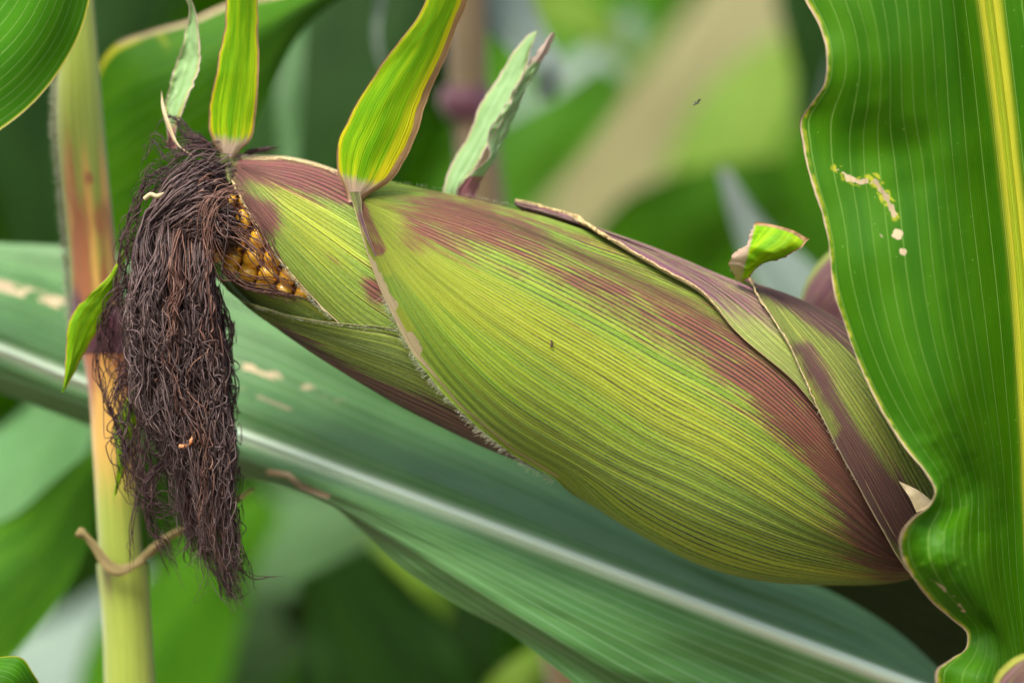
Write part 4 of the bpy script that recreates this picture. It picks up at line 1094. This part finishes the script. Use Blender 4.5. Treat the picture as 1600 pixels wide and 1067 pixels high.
bleaf('bright lime leaf end at the top between the pale folded blade and the tan leaf', [(760, -60, 50), (850, -10, 90), (930, 40, 70), (990, 100, 20)], 1400, .6, 'leaf_lime', .1)
bleaf('saturated green leaf just above the ear behind the folded blade foot', [(700, 330, 120), (800, 260, 150), (900, 180, 130), (960, 120, 60)], 1200, .2, 'leaf_bg', .1)
bleaf('narrow dark gap-filling leaf left of the broad leaf top', [(1245, -80, 60), (1262, 30, 90), (1268, 120, 80), (1255, 200, 30)], 1150, -.3, 'leaf_dark', .1)  # added dark sheet that stands for a shaded gap between leaves
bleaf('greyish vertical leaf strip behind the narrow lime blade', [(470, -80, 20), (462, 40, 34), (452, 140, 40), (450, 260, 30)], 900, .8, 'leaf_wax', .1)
bleaf('almost black leaf low between the silk end and the notched leaf', [(440, 960, 40), (500, 960, 80), (560, 985, 60), (610, 1010, 20)], 1150, -1.0, 'leaf_dark', .1)  # added near-black sheet in place of an unlit gap

# brown stalk behind the folded blade
s2 = thing('corn_stalk', 'brown blurred stalk with a node behind the folded pale blade', 'stalk', (760, 1200, 1000))
def p_b(m, x, y, s): m[..., 0] = .3; m[..., 1] = .3; m[..., 2] = .62
stem('internode', [(-300, 700, 762), (0, 700, 762), (150, 702, 764)], M['stalk'], s2, p_b, 40, 24, 1000)
stem('node', [(135, 690, 768), (160, 684, 772), (185, 696, 774)], M['stalk'], s2, p_nd, 20, 24, 1000)
stem('internode', [(175, 708, 774), (330, 722, 792), (700, 790, 862), (1067, 855, 930), (1300, 900, 980)], M['stalk'], s2, p_b, 40, 24, 1000)
settle(s2)
# pinkish husk between the stub and the broad leaf
G = grid([[(1250, 470, 240), (1262, 435, 220), (1290, 398, 210), (1340, 372, 220)], [(1256, 500, 200), (1280, 455, 170), (1310, 425, 160), (1360, 410, 160)],
          [(1300, 560, 200), (1340, 520, 170), (1380, 490, 160), (1420, 480, 160)]], 40, 30)
def p_pk(m, x, y, U, V, e0, e1): m[..., 0] = ss(e0, 14, 34)*.9; m[..., 2] = .8*blob(x, y, 1312, 462, 10, 14)
o = rebase(sheet('husk_tip', G, M['husk_up'], None, p_pk, 3)); tag(o, 'blurred pink and green husk tip between the stub and the broad leaf', 'husk')

# tiny midge in the air
md = thing('midge', 'tiny grey midge flying against the blurred lime leaf', 'insect', (1088, 162, -60))
tubes('body', spl([(1083, 164, -60), (1088, 162, -60), (1093, 160, -60)], 8)[None], [1.5], M['midge'], md, sides=6)
for a, b in ((-3, 1), (2, -2)):
    sheet('wing', strip_grid([(1088, 161), (1088 + a*2, 157 + b)], [(1090, 161), (1090 + a*2 + 2, 158 + b)], [-60, -64], [-60, -64], 6, 4, .3), M['midge'], md, None, .3)
settle(md)

# ------------------------------------------------------------------ soil and the crop behind
def flat(name, x0, x1, y0, y1, z, n, mat, amp):
    X, Y = np.meshgrid(np.linspace(x0, x1, n), np.linspace(y0, y1, n), indexing='ij')
    Z = z + amp*(fbm(X*3+50, Y*3+50, 5, 3)-.5) + amp*.4*np.sin(Y*8.4)
    return mesh_obj(name, np.stack([X, Y, Z], -1).reshape(-1, 3), quads(n, n), mat, None, np.zeros((n*n, 2)))
g = flat('ground', -60, 60, -60, 60, 0, 240, M['soil'], .06); g['kind'] = 'structure'


def field_leaf(L, W_, az, el, droop, rg, base):
    n, k = 14, 5; u = np.linspace(0, 1, n)
    ang = el - droop*u**1.3
    ds = L/(n-1); r = np.concatenate([[0], np.cumsum(np.cos(ang[:-1])*ds)]); z = np.concatenate([[0], np.cumsum(np.sin(ang[:-1])*ds)])
    wd = W_*np.clip(np.minimum(1, (1-u)*2.6)**.8 * (.7 + .5*np.sin(u*2.6)), .02, 1.2)
    ca, sa = math.cos(az), math.sin(az); G = np.zeros((n, k, 3))
    for j, v in enumerate(np.linspace(-1, 1, k)):
        off = wd*v/2; lift = abs(v)*wd*.22 + .1*wd*np.sin(u*14 + v*2 + rg.uniform(0, 6))*abs(v)
        G[:, j] = np.stack([base[0] + r*ca - off*sa, base[1] + r*sa + off*ca, base[2] + z + lift], -1)
    return G


def plant_parts(rg, hgt):
    leaves = []; k = int(rg.integers(10, 13)); az0 = rg.uniform(0, 6.28)
    for i in range(k):
        f = (i+1)/(k+1)
        leaves.append(field_leaf(rg.uniform(.6, .85)*(1-.3*abs(f-.5)), rg.uniform(.075, .10), az0 + i*math.pi + rg.normal(0, .35), R(rg.uniform(48, 70)), R(rg.uniform(90, 140)), rg, (0, 0, hgt*f)))
    return leaves


def box_uv(G):
    n, k, _ = G.shape
    return np.stack(np.broadcast_arrays(np.linspace(0, 4, n)[:, None], np.linspace(0, 1, k)[None]), -1).reshape(-1, 2)


protos = []
for v in range(4):
    rg = np.random.default_rng(100+v); hgt = rg.uniform(1.9, 2.3)
    root = bpy.data.objects.new('corn_plant', None); COL.objects.link(root); ch = []
    n = 20; k = 10; zz = np.linspace(0, hgt*1.02, n); th = np.linspace(-np.pi, np.pi, k)
    rad = .013*(1 - .55*zz/hgt)
    G = np.stack([rad[:, None]*np.cos(th)[None], rad[:, None]*np.sin(th)[None], np.repeat(zz[:, None], k, 1)], -1)
    ch.append(mesh_obj('stem', G.reshape(-1, 3), quads(n, k), M['leaf_bg'], root, box_uv(G), np.tile([0, .1, 0, 1.], (n*k, 1))))
    for G in plant_parts(rg, hgt):
        nn_ = G.shape[0]*G.shape[1]
        ch.append(mesh_obj('leaf', G.reshape(-1, 3), quads(G.shape[0], G.shape[1]), M['leaf_bg' if rg.random() < .7 else 'leaf_dark'], root, box_uv(G), np.tile([0, 0, 0, 1.], (nn_, 1))))
    protos.append((root, ch))
spots = []
rg = np.random.default_rng(5)
for row, Y in enumerate((1.25, 1.85, 2.45)):
    for X in np.arange(-1.1 - row*.2, 1.2 + row*.2, .21 if row else .24):
        spots.append((X + rg.normal(0, .03), Y + rg.normal(0, .04)))
used = set()
for i, (X, Y) in enumerate(spots):
    v = i % 4; root, ch = protos[v]
    if v in used:
        r2 = root.copy(); COL.objects.link(r2)
        for c in ch:
            c2 = c.copy(); COL.objects.link(c2); c2.parent = r2
        root = r2
    used.add(v)
    root.location = (X, Y, 0); root.rotation_euler = (0, 0, rg.uniform(0, 6.28))
    root['label'] = 'green corn plant of the blurred rows behind the ear'; root['category'] = 'corn plant'; root['group'] = 'corn plants in the rows behind'
# the rest of the field as one mass
VV, FF, UU = [], [], []; nb = 0
rg = np.random.default_rng(77)
for Y in np.arange(3.0, 7.6, .75):
    for X in np.arange(-2.6 - Y*.15, 2.7 + Y*.15, .22):
        bx_, by_ = X + rg.normal(0, .03), Y + rg.normal(0, .05)
        for G in plant_parts(rg, rg.uniform(1.9, 2.4)):
            G = G + np.array([bx_, by_, 0]); VV.append(G.reshape(-1, 3)); FF.append(quads(*G.shape[:2]) + nb); UU.append(box_uv(G)); nb += G.shape[0]*G.shape[1]
VV = np.concatenate(VV)
o = mesh_obj('maize_field', VV, np.concatenate(FF), M['leaf_bg'], None, np.concatenate(UU), np.tile([0, 0, 0, 1.], (len(VV), 1)))
o['kind'] = 'stuff'; tag(o, 'blurred mass of green maize further back in the field', 'maize field')
